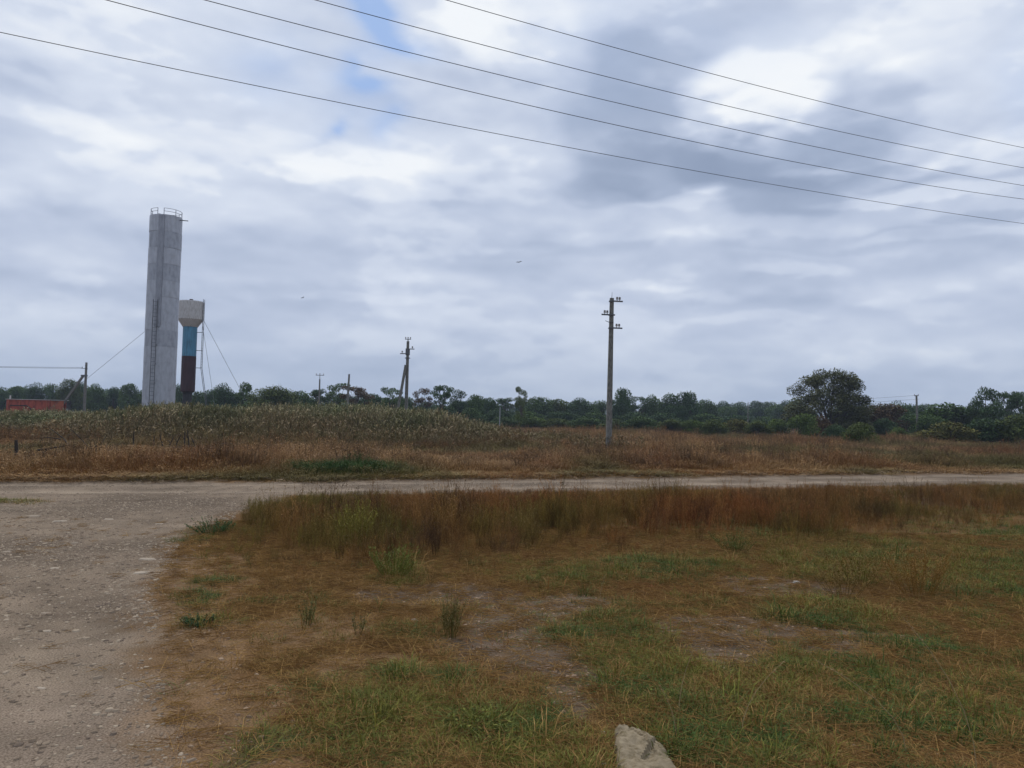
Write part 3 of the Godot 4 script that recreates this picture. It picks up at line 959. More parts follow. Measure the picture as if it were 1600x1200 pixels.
func build_clods():
	var bag := Bag.new()
	var r := RandomNumberGenerator.new()
	r.seed = 17
	for i in 520:
		var x := r.randf_range(-15.0, 26.0)
		var z := poly(FAR, x) - r.randf_range(0.0, 0.7)
		var s := r.randf_range(0.06, 0.24)
		var c := mixc(Color(0.13, 0.085, 0.052), Color(0.34, 0.25, 0.165), pow(r.randf(), 1.6))
		bag.put(Vector3(x, height(x, z) - 0.01, z), r.randf() * TAU, Vector3(s * 1.5, s * 0.55, s), c, r.randf_range(0, 0.3), r.randf() * TAU)
	spill("earth_clods", "low bank of dry earth clods along the far road edge", "clods", "clods", [bag], [pebble(66)], M.stone)

# ------------------------------------------------------------------ single stones and the broken slab
func build_stones():
	var spots := [[-4.18, -9.01, 0.17, "pale flat slab of limestone on the gravel beside the tan sand"], [-3.88, -8.26, 0.16, "pale flat limestone lying where gravel meets tan sand"], [-6.9, -11.9, 0.2, ""], [-6.3, -12.2, 0.16, ""], [-7.6, -12.4, 0.18, ""], [-5.6, -10.0, 0.11, ""], [-4.9, -8.4, 0.1, ""], [-3.6, -6.1, 0.075, ""], [-3.9, -6.6, 0.085, ""], [-2.9, -4.9, 0.06, ""], [-5.4, -12.0, 0.14, ""], [-6.0, -9.3, 0.12, ""]]
	var r := RandomNumberGenerator.new()
	r.seed = 5
	for i in spots.size():
		var s: Array = spots[i]
		var m := StandardMaterial3D.new()
		var c := mixc(Color(0.30, 0.235, 0.17), Color(0.42, 0.345, 0.26), r.randf())
		m = plain(c.r, c.g, c.b, 0.9)
		var o := part("limestone", pebble(200 + i), m, self, Vector3(s[0], height(s[0], s[1]), s[1]))
		o.scale = Vector3(s[2] * 1.4, s[2] * 0.3, s[2] * 0.9)
		o.rotation.x = r.randf_range(-0.06, 0.06)
		o.rotation.y = r.randf_range(-0.4, 0.4)
		if s[3] == "": tag(o, "pale limestone chunk larger than the gravel round it", "stone", "larger stones lying on the gravel track")
		else: tag(o, s[3], "stone")
	for p in [[0.54, -4.28, 0.03], [0.50, -3.9, 0.025], [-0.78, -6.55, 0.045], [3.1, -8.35, 0.06], [5.6, -9.2, 0.06]]:
		var o := part("pebble", pebble(int(p[0] * 100) + 900), plain(0.5, 0.46, 0.4, 0.85), self, Vector3(p[0], height(p[0], p[1]) + 0.004, p[1]))
		o.scale = Vector3(p[2] * 1.3, p[2] * 0.9, p[2])
		tag(o, "small whitish pebble lying among the short grass", "stone", "white pebbles in the grass")

var SLAB := [Vector2(0.596, -4.264), Vector2(0.651, -4.308), Vector2(0.686, -4.280), Vector2(0.751, -4.242), Vector2(0.796, -4.154), Vector2(0.831, -4.088), Vector2(0.861, -3.978), Vector2(0.841, -3.835), Vector2(0.866, -3.681), Vector2(0.776, -3.505), Vector2(0.616, -3.450), Vector2(0.551, -3.637), Vector2(0.564, -3.901), Vector2(0.571, -4.077), Vector2(0.596, -4.165)]

# signed distance to the slab's outline, positive inside
func slab_inside(x: float, z: float) -> float:
	if x < 0.3 or x > 1.2 or z < -4.7 or z > -3.2: return -1.0
	var p := Vector2(x, z)
	var best := 9.0
	var inside := false
	var n := SLAB.size()
	for i in n:
		var a: Vector2 = SLAB[i]
		var b: Vector2 = SLAB[(i + 1) % n]
		best = minf(best, p.distance_to(Geometry2D.get_closest_point_to_segment(p, a, b)))
		if (a.y > z) != (b.y > z) and x < (b.x - a.x) * (z - a.y) / (b.y - a.y) + a.x: inside = not inside
	return best if inside else -best

func build_slab():
	var st := new_st()
	var c := 0.011
	var ox := 0.48
	var oz := -4.42
	var nx := 46
	var nz := 100
	var hs := PackedFloat32Array()
	var ok := PackedByteArray()
	hs.resize(nx * nz)
	ok.resize(nx * nz)
	for j in nz:
		for i in nx:
			var x := ox + i * c
			var z := oz + j * c
			var d := slab_inside(x, z) + 0.012 * n_hi.get_noise_2d(x * 160.0, z * 160.0)
			var top := 0.06 + 0.02 * n_mid.get_noise_2d(x * 60.0, z * 60.0) + 0.006 * n_hi.get_noise_2d(x * 220.0, z * 220.0) - 0.03 * (x - 0.7)
			# broken away corner to the right
			if x - 0.76 + 0.45 * (z + 4.05) > 0.0 and z < -3.84: top -= 0.024
			# a crack
			var cr := absf((x - 0.665) - 0.3 * (z + 4.3) - 0.012 * n_mid.get_noise_2d(z * 90.0, 3.0))
			if z < -3.96 and cr < 0.0075: top -= 0.012
			var h := top - 0.03 * (1.0 - smoothstep(0.0, 0.03, d))
			if d < 0.0: h = -0.03
			hs[j * nx + i] = h
			ok[j * nx + i] = 1 if d > -0.02 else 0
	st.set_smooth_group(-1)
	for j in nz - 1:
		for i in nx - 1:
			if ok[j * nx + i] + ok[j * nx + i + 1] + ok[(j + 1) * nx + i] + ok[(j + 1) * nx + i + 1] < 4: continue
			var p := []
			for q in [[0, 0], [1, 0], [1, 1], [0, 1]]:
				p.append(Vector3(ox + (i + q[0]) * c, hs[(j + q[1]) * nx + i + q[0]], oz + (j + q[1]) * c))
			for t in [[0, 1, 2], [0, 2, 3]]:
				for k in t: st.add_vertex(p[k])
	st.generate_normals()
	var o := part("concrete_slab", st.commit(), M.concrete, self)
	tag(o, "broken cracked grey concrete slab sunk in the grass", "slab")

# ------------------------------------------------------------------ trees
func crown_mesh(seed: int, lobes: Array, leaves: int, size: float, shell := 0.55) -> ArrayMesh:
	rng.seed = seed
	var s := Soup.new()
	var total := 0.0
	for l in lobes: total += l[1].x * l[1].y + l[1].x * l[1].z
	for l in lobes:
		var n := int(leaves * (l[1].x * l[1].y + l[1].x * l[1].z) / total)
		var tone := rng.randf_range(0.8, 1.2)
		var f := FastNoiseLite.new()
		f.seed = rng.randi() % 1000
		f.frequency = 1.1
		for i in n:
			var d := Vector3(rng.randfn(), rng.randfn(), rng.randfn()).normalized()
			var r := lerpf(pow(rng.randf(), 0.33), 1.0, shell * rng.randf()) * (1.0 + 0.28 * f.get_noise_3d(d.x * 2.0, d.y * 2.0, d.z * 2.0))
			# clumps and gaps
			if f.get_noise_3d(d.x * 3.0 + 9.0, d.y * 3.0, d.z * 3.0) < -0.2 and rng.randf() < 0.6: continue
			var p: Vector3 = l[0] + Vector3(d.x * l[1].x, d.y * l[1].y, d.z * l[1].z) * r
			var k := tone * rng.randf_range(0.7, 1.35)
			leaf_quad(s, p, size * rng.randf_range(0.5, 1.3), Color(k, k * rng.randf_range(0.92, 1.06), k * rng.randf_range(0.85, 1.1)), 1.5)
	return s.done()

func wood_mesh(seed: int, lobes: Array, r0: float, fork: float, twigs := 0) -> Mesh:
	rng.seed = seed
	var st := new_st()
	var top := Vector3(rng.randfn() * 0.02, fork, rng.randfn() * 0.02)
	tube(st, Vector3(0, -0.02, 0), top, r0, r0 * 0.75, 7)
	for l in lobes:
		var e: Vector3 = l[0] + Vector3(0, l[1].y * 0.3, 0)
		var m: Vector3 = top.lerp(e, 0.5) + Vector3(rng.randfn(), rng.randfn(), rng.randfn()) * 0.03
		tube(st, top - Vector3(0, r0, 0), m, r0 * 0.55, r0 * 0.35, 5)
		tube(st, m, e, r0 * 0.35, r0 * 0.1, 5)
		for t in twigs:
			var d := Vector3(rng.randfn(), absf(rng.randfn()) + 0.25, rng.randfn()).normalized()
			var tip: Vector3 = l[0] + Vector3(d.x * l[1].x, d.y * l[1].y, d.z * l[1].z) * rng.randf_range(1.0, 1.35)
			tube(st, m.lerp(l[0], 0.6), tip, r0 * 0.14, r0 * 0.05, 3)
	return st.commit()

# prototypes are one unit high and one unit wide
var P := {}
func blob_lobes(seed: int, n: int, low: float, high: float, sx: float, sy: float) -> Array:
	rng.seed = seed
	var out := []
	for i in n:
		var a := TAU * (i + rng.randf()) / n
		var y := lerpf(low, high, rng.randf())
		var rr := 0.27 * (1.0 - 0.6 * absf((y - low) / maxf(high - low, 0.01) - 0.35))
		out.append([Vector3(cos(a) * rr, y, sin(a) * rr), Vector3(sx, sy, sx) * rng.randf_range(0.75, 1.15)])
	out.append([Vector3(0, high, 0), Vector3(sx, sy, sx)])
	return out

func make_prototypes():
	P.dense = []
	for k in 4:
		var l := blob_lobes(100 + k * 7, 12, 0.2, 0.8, 0.21, 0.19)
		P.dense.append([crown_mesh(110 + k, l, 11000, 0.028), wood_mesh(120 + k, l, 0.03, 0.24)])
	P.tall = []
	for k in 2:
		var l := blob_lobes(130 + k * 7, 11, 0.2, 0.88, 0.2, 0.13)
		P.tall.append([crown_mesh(140 + k, l, 9000, 0.027), wood_mesh(150 + k, l, 0.03, 0.3, 1)])
	P.open = []
	for k in 3:
		rng.seed = 160 + k * 3
		var l := []
		for i in 15:
			var a := TAU * (i + rng.randf()) / 9.0
			var rr := rng.randf_range(0.05, 0.42)
			l.append([Vector3(cos(a) * rr, rng.randf_range(0.55, 0.92), sin(a) * rr), Vector3(0.17, 0.06, 0.17) * rng.randf_range(0.7, 1.2)])
		for i in 4:
			var a := TAU * rng.randf()
			l.append([Vector3(cos(a) * 0.25, rng.randf_range(0.15, 0.4), sin(a) * 0.25), Vector3(0.2, 0.13, 0.2)])
		P.open.append([crown_mesh(170 + k, l, 5200, 0.03, 0.2), wood_mesh(180 + k, l, 0.022, 0.4, 2)])
	P.twig = []
	for k in 2:
		var l := blob_lobes(190 + k * 5, 9, 0.25, 0.62, 0.22, 0.2)
		P.twig.append([crown_mesh(195 + k, l, 11000, 0.023, 0.3), wood_mesh(198 + k, l, 0.02, 0.15, 9)])
	P.bush = []
	for k in 4:
		var l := blob_lobes(210 + k * 9, 7, 0.22, 0.66, 0.24, 0.22)
		P.bush.append([crown_mesh(220 + k, l, 9000, 0.028, 0.35), wood_mesh(230 + k, l, 0.018, 0.08, 3)])

func plant_tree(called: String, label: String, category: String, group: String, kind: String, variant: int, where: Vector3, h: float, w: float, tint: int, turn: float):
	var pr: Array = P[kind][variant % P[kind].size()]
	var t := thing(called, label, category, where, group)
	t.rotation.y = turn
	var s := Vector3(w, h, w)
	part("crown", pr[0], M.leaf[tint], t).scale = s
	part("trunk" if kind != "bush" else "stems", pr[1], M.bark, t).scale = s

var TREES := [[-112.6,-170.0,5.5,4.2,"dense",0],[-112.4,-175.0,6.7,4.4,"dense",1],[-106.1,-172.0,7.4,5.1,"dense",0],[-107.1,-180.0,7.4,4.5,"dense",1],[-97.6,-170.0,8.3,4.8,"dense",2],[-99.5,-178.0,8.1,3.8,"dense",0],[-93.0,-172.0,7.5,4.3,"dense",1],[-91.0,-176.0,6.9,4.4,"dense",0],[-85.0,-172.0,7.7,5.1,"dense",1],[-84.0,-178.0,7.4,4.4,"dense",0],[-78.3,-175.0,7.6,5.2,"dense",1],[-72.1,-168.0,7.5,4.2,"dense",0],[-69.7,-172.0,6.3,5.1,"dense",1],[-58.6,-150.0,5.8,3.5,"dense",0],[-52.4,-140.0,7.0,4.0,"dense",0],[-49.1,-142.0,7.1,4.2,"tall",1],[-37.0,-120.0,7.3,7.0,"twig",2],[-38.4,-140.0,5.9,5.4,"dense",1],[-31.4,-125.0,6.0,3.1,"open",0],[-30.8,-135.0,7.3,3.8,"open",1],[-26.4,-130.0,6.7,4.8,"open",3],[-25.3,-140.0,5.7,4.7,"dense",0],[-18.5,-120.0,6.2,3.2,"open",1],[-26.1,-150.0,5.2,5.0,"dense",1],[-19.9,-150.0,5.4,4.5,"dense",1],[-14.8,-128.0,6.5,3.0,"open",3],[-11.7,-128.0,7.1,3.8,"open",0],[-9.8,-140.0,6.6,3.7,"tall",0],[-6.9,-140.0,5.9,4.0,"dense",1],[-4.3,-150.0,5.7,4.5,"dense",0],[-1.3,-160.0,6.2,4.8,"open",0],[1.5,-120.0,6.7,2.0,"open",2],[5.3,-165.0,6.5,6.9,"dense",1],[10.2,-170.0,6.3,5.7,"dense",2],[14.6,-165.0,6.5,6.0,"dense",0],[19.7,-175.0,6.2,5.2,"dense",1],[21.2,-150.0,8.1,4.2,"dense",0],[25.6,-155.0,6.8,3.9,"open",0],[29.1,-160.0,7.3,4.5,"dense",1],[31.2,-150.0,7.2,5.5,"dense",0],[35.2,-152.0,7.8,5.3,"dense",0],[45.6,-180.0,7.2,5.4,"dense",1],[71.5,-260.0,9.3,7.3,"dense",0],[76.9,-260.0,9.0,7.3,"dense",1],[83.8,-265.0,9.7,7.5,"dense",0],[88.3,-262.0,9.5,7.8,"dense",1],[90.9,-255.0,9.8,7.2,"dense",0],[89.9,-240.0,9.8,8.0,"dense",1],[49.4,-110.0,4.1,4.6,"dense",0],[50.7,-105.0,4.9,5.8,"dense",3],[62.6,-125.0,5.9,4.6,"dense",1],[82.6,-160.0,6.4,5.9,"dense",0],[88.7,-165.0,6.8,6.0,"dense",1],[59.1,-105.0,6.1,9.6,"twig",1],[70.7,-120.0,5.1,6.0,"dense",0],[61.6,-100.0,6.9,3.7,"tall",0],[69.6,-108.0,7.1,3.6,"open",0],[70.3,-106.0,7.1,3.5,"open",0],[70.0,-102.0,7.2,4.2,"dense",0],[74.4,-104.0,7.0,4.3,"dense",1]]
var BUSHES := [[34.8,-92.0,3.0,2.9,4],[37.8,-94.0,2.9,2.3,3],[29.9,-66.0,2.0,2.5,2],[44.2,-88.0,1.7,1.9,4],[48.4,-92.0,1.2,1.7,5],[42.0,-74.0,2.3,4.8,5],[47.1,-76.0,2.7,5.1,0],[48.5,-74.0,3.1,3.7,2],[53.1,-76.0,2.9,5.1,0],[50.3,-84.0,1.9,2.8,3],[18.4,-110.0,2.4,4.6,1],[20.9,-100.0,2.1,3.8,2],[23.3,-98.0,2.0,3.3,4],[25.2,-96.0,2.2,3.2,2],[29.2,-100.0,2.3,3.7,5],[30.5,-95.0,2.1,3.2,2],[33.9,-98.0,2.4,2.9,4],[15.0,-112.0,2.0,4.1,2],[11.1,-115.0,2.2,4.8,1],[7.0,-118.0,1.9,4.5,2],[3.1,-120.0,2.1,5.0,4],[-1.4,-120.0,2.0,4.4,1],[35.7,-85.0,1.8,2.5,0],[48.3,-100.0,2.8,3.3,0],[54.5,-100.0,3.3,3.7,1],[-11.6,-31.5,0.5,0.7,3],[22.5,-140.0,3.4,6.0,0],[-18.0,-126.0,3.2,5.0,1],[-12.0,-132.0,3.6,5.5,0],[-7.0,-134.0,3.4,5.0,1],[-2.5,-138.0,3.4,5.5,0],[3.0,-136.0,3.0,5.5,1],[9.0,-138.0,3.2,6.0,0],[15.0,-140.0,3.2,6.0,1],[28.0,-142.0,3.4,6.0,0],[36.0,-142.0,3.4,6.0,1],[42.0,-144.0,3.2,6.0,0],[49.0,-150.0,3.2,6.0,1],[-34.0,-124.0,3.4,5.5,1],[-29.5,-126.0,3.6,5.5,2],[-24.5,-124.0,3.4,5.0,1],[-20.5,-124.0,3.0,5.0,0],[-14.5,-126.0,3.2,4.5,1],[-44.0,-132.0,3.8,6.0,1]]
var TINTS := ["blackish green", "deep green", "mid green", "brownish", "fresh green", "olive"]

func build_trees():
	var r := RandomNumberGenerator.new()
	r.seed = 300
	var special := {16: "wide bushy tree with twiggy top right of the blue and maroon tower", 31: "lone thin airy tree rising above the low tree line", 36: "blackish round tree just right of the bare concrete pole", 49: "brownish dark tree beside the big spreading tree", 53: "broad green thicket tree with bare twigs on top by the pale pole", 55: "dark upright tree with a pointed crown beside the green thicket"}
	var form := {"dense": "dense rounded", "tall": "upright leafy", "open": "airy see-through", "twig": "bushy twiggy"}
	for i in TREES.size():
		var t: Array = TREES[i]
		var side := "left of the wide bushy tree" if t[0] < -42.0 else ("between bushy tree and concrete pole" if t[0] < 12.0 else ("between concrete pole and spreading tree" if t[1] < -130.0 and t[0] < 92.0 and t[0] > 12.0 and not (t[0] > 80.0 and t[1] > -170.0) else "behind the bushes past the spreading tree"))
		var label: String = special.get(i, "%s %s tree %s" % [TINTS[t[5]], form[t[4]], side])
		plant_tree("field_tree", label, "tree", "" if special.has(i) else label, t[4], i, Vector3(t[0], 0, t[1]), t[2] * 1.04, t[3] * (1.35 if t[4] != "open" else 1.2), t[5], r.randf() * TAU)
	# the far belt that closes the view
	for i in 130:
		var x := -215.0 + i * 3.4 + r.randf_range(-1.5, 1.5)
		var z := -r.randf_range(205.0, 245.0)
		var h := r.randf_range(5.4, 7.6)
		if x < -60.0: h += 1.2
		if x > 60.0: h += 1.0
		plant_tree("belt_tree", "dark tree in the far belt closing off the field", "tree", "trees of the far belt", "dense", i, Vector3(x, 0, z), h, r.randf_range(8.0, 11.0), [0, 0, 1][i % 3], r.randf() * TAU)
	var named := {0: "rounded fresh green bush at the foot of the big spreading tree", 1: "brownish bush right beneath the big spreading tree", 2: "mid green pointed bush standing alone in the brown meadow", 3: "small fresh green bush before the brownish dark tree", 4: "tiny olive bush at the foot of the pale pole", 5: "broad olive bush in the meadow right of the pale pole", 6: "large blackish bush beside the broad olive bush", 25: "small dark clump of brush by the dead stalks"}
	for i in BUSHES.size():
		var b: Array = BUSHES[i]
		var label: String = named.get(i, "%s low bush along the edge of the brown meadow" % TINTS[b[4]])
		plant_tree("bush", label, "bush", "" if named.has(i) else label, "bush", i, Vector3(b[0], 0, b[1]), b[2] * 1.2, b[3] * 1.4, b[4], r.randf() * TAU)
	# the big spreading tree
	var l := []
	rng.seed = 412
	for i in 130:
		var a := TAU * rng.randf()
		var y := lerpf(0.9, 7.9, pow(rng.randf(), 1.15))
		var reach := 4.2 * sqrt(maxf(0.05, 1.0 - pow((y - 3.4) / 5.2, 2.0)))
		var rr := reach * sqrt(rng.randf_range(0.25, 1.0))
		l.append([Vector3(cos(a) * rr, y, sin(a) * rr), Vector3(1.1, 0.75, 1.1) * rng.randf_range(0.6, 1.15)])
	l.append([Vector3(-1.0, 8.0, 0), Vector3(1.0, 0.7, 1.0)])
	var t := thing("spreading_tree", "big spreading grey green tree standing above the belt", "tree", Vector3(41.3, 0, -100))
	part("crown", crown_mesh(413, l, 52000, 0.15, 0.3), M.leaf[6], t)
	t.scale = Vector3(1.18, 1.05, 1.18)
	part("trunk", wood_mesh(414, l.slice(0, 26), 0.2, 1.6, 0), M.bark, t)

# ------------------------------------------------------------------ single plants near the camera
func build_plants():
	var list := [
		["weed_bush", "rust and olive weed bush standing in the green grass", 4.14, -7.85, 0.48, 0.36, Color(0.3, 0.17, 0.045), 46, 12, 0.011],
		["weed_bush", "brown weed bush beside the gravel patch, next to the rusty one", 3.35, -7.75, 0.36, 0.34, Color(0.24, 0.16, 0.05), 34, 12, 0.011],
		["weed_bush", "low olive weed bush leaning over the gravel patch", 3.75, -8.3, 0.4, 0.4, Color(0.21, 0.18, 0.042), 36, 10, 0.011],
		["weed_plant", "dark olive weed standing alone on bare gravelly earth", -0.43, -6.07, 0.36, 0.12, Color(0.17, 0.145, 0.045), 20, 14, 0.009],
		["weed_plant", "small leafy weed in the straw near the russet weeds", -1.62, -6.35, 0.2, 0.1, Color(0.14, 0.135, 0.042), 12, 10, 0.010],
		["weed_plant", "thin low weed in straw near the dark olive weed", -1.16, -6.1, 0.17, 0.08, Color(0.16, 0.14, 0.045), 8, 8, 0.009],
		["weed_clump", "bright green weed clump at the front of the russet weeds", -1.21, -8.3, 0.34, 0.3, Color(0.16, 0.185, 0.036), 55, 9, 0.011],
		["weed_clump", "yellow green weed clump inside the russet weeds", -2.0, -10.2, 0.55, 0.4, Color(0.24, 0.215, 0.036), 60, 9, 0.012],
		["weed_clump", "green weed clump at the edge of weeds near rusty bush", 3.0, -10.3, 0.28, 0.35, Color(0.13, 0.15, 0.036), 45, 8, 0.011],
		["weed_clump", "low dark green weed clump at the corner of the track", -4.2, -11.0, 0.2, 0.4, Color(0.06, 0.12, 0.036), 60, 8, 0.012],
		["weed_clump", "small blue green weed mat on the tan sand", -2.5, -6.28, 0.07, 0.16, Color(0.05, 0.10, 0.036), 40, 6, 0.009],
	]
	for i in list.size():
		var a: Array = list[i]
		var t := thing(a[0], a[1], "weed", Vector3(a[2], height(a[2], a[3]), a[3]))
		var m := leafy(a[6].r, a[6].g, a[6].b, 0.25)
		part("stems", weed_mesh(500 + i, a[7], a[4], a[5], a[8], a[9], 3, 0.004), m, t)
	# tall bent grass stalks at the right
	var r := RandomNumberGenerator.new()
	r.seed = 44
	for p in [[2.35, -3.9, 0.75, -0.35], [2.1, -4.1, 0.5, -0.5], [1.02, -4.6, 0.42, 0.1], [1.3, -4.3, 0.4, 0.25], [0.93, -4.25, 0.3, -0.1], [1.75, -5.4, 0.35, -0.4], [0.85, -7.2, 0.3, 0.05]]:
		var st := new_st()
		var pts := []
		for k in 6:
			var u := k / 5.0
			pts.append(Vector3(p[3] * u * u, p[2] * u, 0.08 * u * sin(p[2] * 30.0)))
		tube_path(st, pts, 0.0025, 0.0012, 4)
		var o := thing("grass_stalk", "single tall dry grass stalk rising above the short grass", "grass stalk", Vector3(p[0], height(p[0], p[1]) - 0.01, p[1]), "tall dry stalks in the short grass")
		part("stem", st.commit(), plain(0.3, 0.22, 0.11, 0.9), o)
		var s := Soup.new()
		rng.seed = int(p[2] * 1000)
		for k in 14:
			leaf_quad(s, pts[5].lerp(pts[4], rng.randf() * 0.8) + Vector3(rng.randfn(), 0, rng.randfn()) * 0.004, 0.006, Color.WHITE, 2.5)
		part("seed_head", s.done(), leafy(0.3, 0.2, 0.1, 0.2), o)

func build_dead_wood():
	var t := thing("fallen_branch", "dead bare forked branch lying in the brown grass", "branch", Vector3(-14.6, 0.12, -25.0))
	var limbs := [[Vector3(-0.6, 0.25, 0.2), Vector3(0.3, 0.42, 0.0), Vector3(1.2, 0.3, -0.2), 0.035], [Vector3(0.3, 0.42, 0), Vector3(-0.1, 0.62, -0.4), Vector3(-0.7, 0.95, -0.6), 0.028], [Vector3(0.9, 0.35, -0.1), Vector3(0.55, 0.6, -0.3), Vector3(0.1, 0.95, -0.4), 0.024], [Vector3(1.0, 0.33, -0.1), Vector3(1.3, 0.5, -0.1), Vector3(1.35, 0.75, -0.3), 0.02], [Vector3(0.6, 0.4, 0), Vector3(0.65, 0.2, 0.1), Vector3(0.6, -0.1, 0.2), 0.03], [Vector3(-0.3, 0.3, 0.1), Vector3(-0.5, 0.1, 0.2), Vector3(-0.6, -0.1, 0.3), 0.024], [Vector3(-0.2, 0.6, -0.4), Vector3(-0.5, 0.65, -0.3), Vector3(-0.9, 0.62, -0.2), 0.02], [Vector3(0.1, 0.4, 0), Vector3(0.2, 0.2, 0.2), Vector3(0.35, 0.12, 0.3), 0.02]]
	for l in limbs:
		var st := new_st()
		tube_path(st, [l[0], l[1], l[2]], l[3], l[3] * 0.35, 6)
		part("limb", st.commit(), M.deadwood, t)
	var stump := new_st()
	tube_path(stump, [Vector3(0, -0.05, 0), Vector3(0.02, 0.4, 0), Vector3(0.0, 0.72, 0.02)], 0.06, 0.045, 8)
	var sp := part("wooden_stake", stump.commit(), M.deadwood, self, Vector3(-15.3, 0, -23.9))
	tag(sp, "weathered wooden stake upright left of the fallen branch", "stake")
	var stalks := [[-17.2, -35.2, 0.62, 0.02], [-16.4, -35.5, 0.45, 0.0], [-16.05, -35.7, 0.5, -0.18], [-15.85, -35.8, 0.42, 0.22], [-15.6, -35.9, 0.5, 0.25], [-15.2, -36.0, 0.65, 0.0], [-15.05, -36.2, 0.7, -0.14], [-14.8, -36.3, 0.4, -0.2]]
	for s in stalks:
		var st := new_st()
		tube_path(st, [Vector3(0, -0.03, 0), Vector3(s[3] * 0.4, s[2] * 0.6, 0), Vector3(s[3], s[2] * 1.25, 0.02)], 0.035, 0.018, 5)
		tube(st, Vector3(s[3] * 0.4, s[2] * 0.6, 0), Vector3(s[3] * 0.4 - 0.12, s[2] * 0.95, 0.05), 0.016, 0.008, 4)
		var o := part("dead_stalk", st.commit(), M.deadwood, self, Vector3(s[0], 0, s[1]))
		tag(o, "short blackened dead stalk standing in brown grass before the reeds", "stalk", "blackened stalks before the reeds")

# ------------------------------------------------------------------ water towers
func build_tall_tower():
	var t := thing("water_tower", "tall silver grey steel water tower, a plain cylinder with top railing", "water tower", Vector3(-33.0, 0, -72.0))
	var R := 1.42
	var rings := 13
	var hh := 20.0 / rings
	rng.seed = 3
	for i in rings:
		var rr := R + (0.006 if i % 2 == 0 else 0.0)
		var m := lathe([[rr - 0.012, i * hh], [rr, i * hh + 0.02], [rr, (i + 1) * hh - 0.02], [rr - 0.012, (i + 1) * hh]], 48, Vector3(rng.randfn() * 0.008, 0, 0))
		part("steel_ring", m, M.silver if rng.randf() < 0.72 else M.silver_dull, t)
	part("roof", lathe([[R, 20.0], [0.5, 20.12], [0.0, 20.14]], 48), M.silver_dull, t)
	# upright seams between plates: front left, middle and right
	for a in [-2.25, -1.55, -1.05]:
		for k in rings:
			if (k + int(a * 10.0)) % 3 == 0: continue
			var p := Vector3(cos(a + 0.02 * (k % 2)) * (R + 0.004), 0, -sin(a + 0.02 * (k % 2)) * (R + 0.004))
			part("weld_seam", beam(p + Vector3(0, k * hh + 0.03, 0), p + Vector3(0, (k + 1) * hh - 0.03, 0), 0.012, 0.012, 5), M.silver_dull, t)
	# raised darker grey strip in the upper half, a little right of the middle
	var ac := -1.40
	var ca := Vector3(cos(ac) * (R + 0.05), 0, -sin(ac) * (R + 0.05))
	var cs := new_st()
	box(cs, Transform3D(Basis(Vector3.UP, ac + PI / 2), ca + Vector3(0, 14.7, 0)), Vector3(0.5, 10.4, 0.13))
	part("dark_strip", cs.commit(), M.silver_dark, t)
	# ladder on the lower half
	var lad := Node3D.new()
	lad.name = "ladder"
	t.add_child(lad)
	var al := -1.52
	var out := Vector3(cos(al), 0, -sin(al))
	var side := Vector3(out.z, 0, -out.x)
	for s in [-0.19, 0.19]:
		part("rail", beam(out * (R + 0.22) + side * s + Vector3(0, 0.2, 0), out * (R + 0.22) + side * s + Vector3(0, 12.0, 0), 0.03, 0.03, 6), M.steel, lad)
	for k in 34:
		var y := 0.4 + k * 0.345
		part("rung", beam(out * (R + 0.22) + side * -0.19 + Vector3(0, y, 0), out * (R + 0.22) + side * 0.19 + Vector3(0, y, 0), 0.016, 0.016, 5), M.steel, lad)
	for k in 7:
		var y := 0.8 + k * 1.75
		part("bracket", beam(out * (R - 0.01) + side * 0.19 + Vector3(0, y, 0), out * (R + 0.22) + side * 0.19 + Vector3(0, y, 0), 0.03, 0.03, 5), M.steel, lad)
	# railing: two runs with a gap at the ladder head
	var rail := Node3D.new()
	rail.name = "railing"
	t.add_child(rail)
	var top := 20.02
	for run in [[-3.2, -1.72], [-1.3, 2.6]]:
		var steps := int((run[1] - run[0]) / 0.37)
		var prev := Vector3.ZERO
		for k in steps + 1:
			var a := lerpf(run[0], run[1], float(k) / steps)
			var p := Vector3(cos(a) * (R - 0.06), top, -sin(a) * (R - 0.06))
			if k % 2 == 0: part("post", beam(p, p + Vector3(0, 0.58, 0), 0.03, 0.03, 6), M.steel_pale, rail)
			if k > 0:
				for y in [0.3, 0.58]:
					part("rail", beam(prev + Vector3(0, y, 0), p + Vector3(0, y, 0), 0.022, 0.022, 6), M.steel_pale, rail)
			prev = p
	part("overflow_pipe", beam(Vector3(R - 0.05, 19.75, 0.2), Vector3(R + 0.75, 19.68, 0.25), 0.045, 0.045, 8), M.steel, t)
	part("guy_wire", beam(Vector3(-R, 9.3, 0), Vector3(-14.5, 0, -4.0), 0.016, 0.016, 4), M.steel, t)

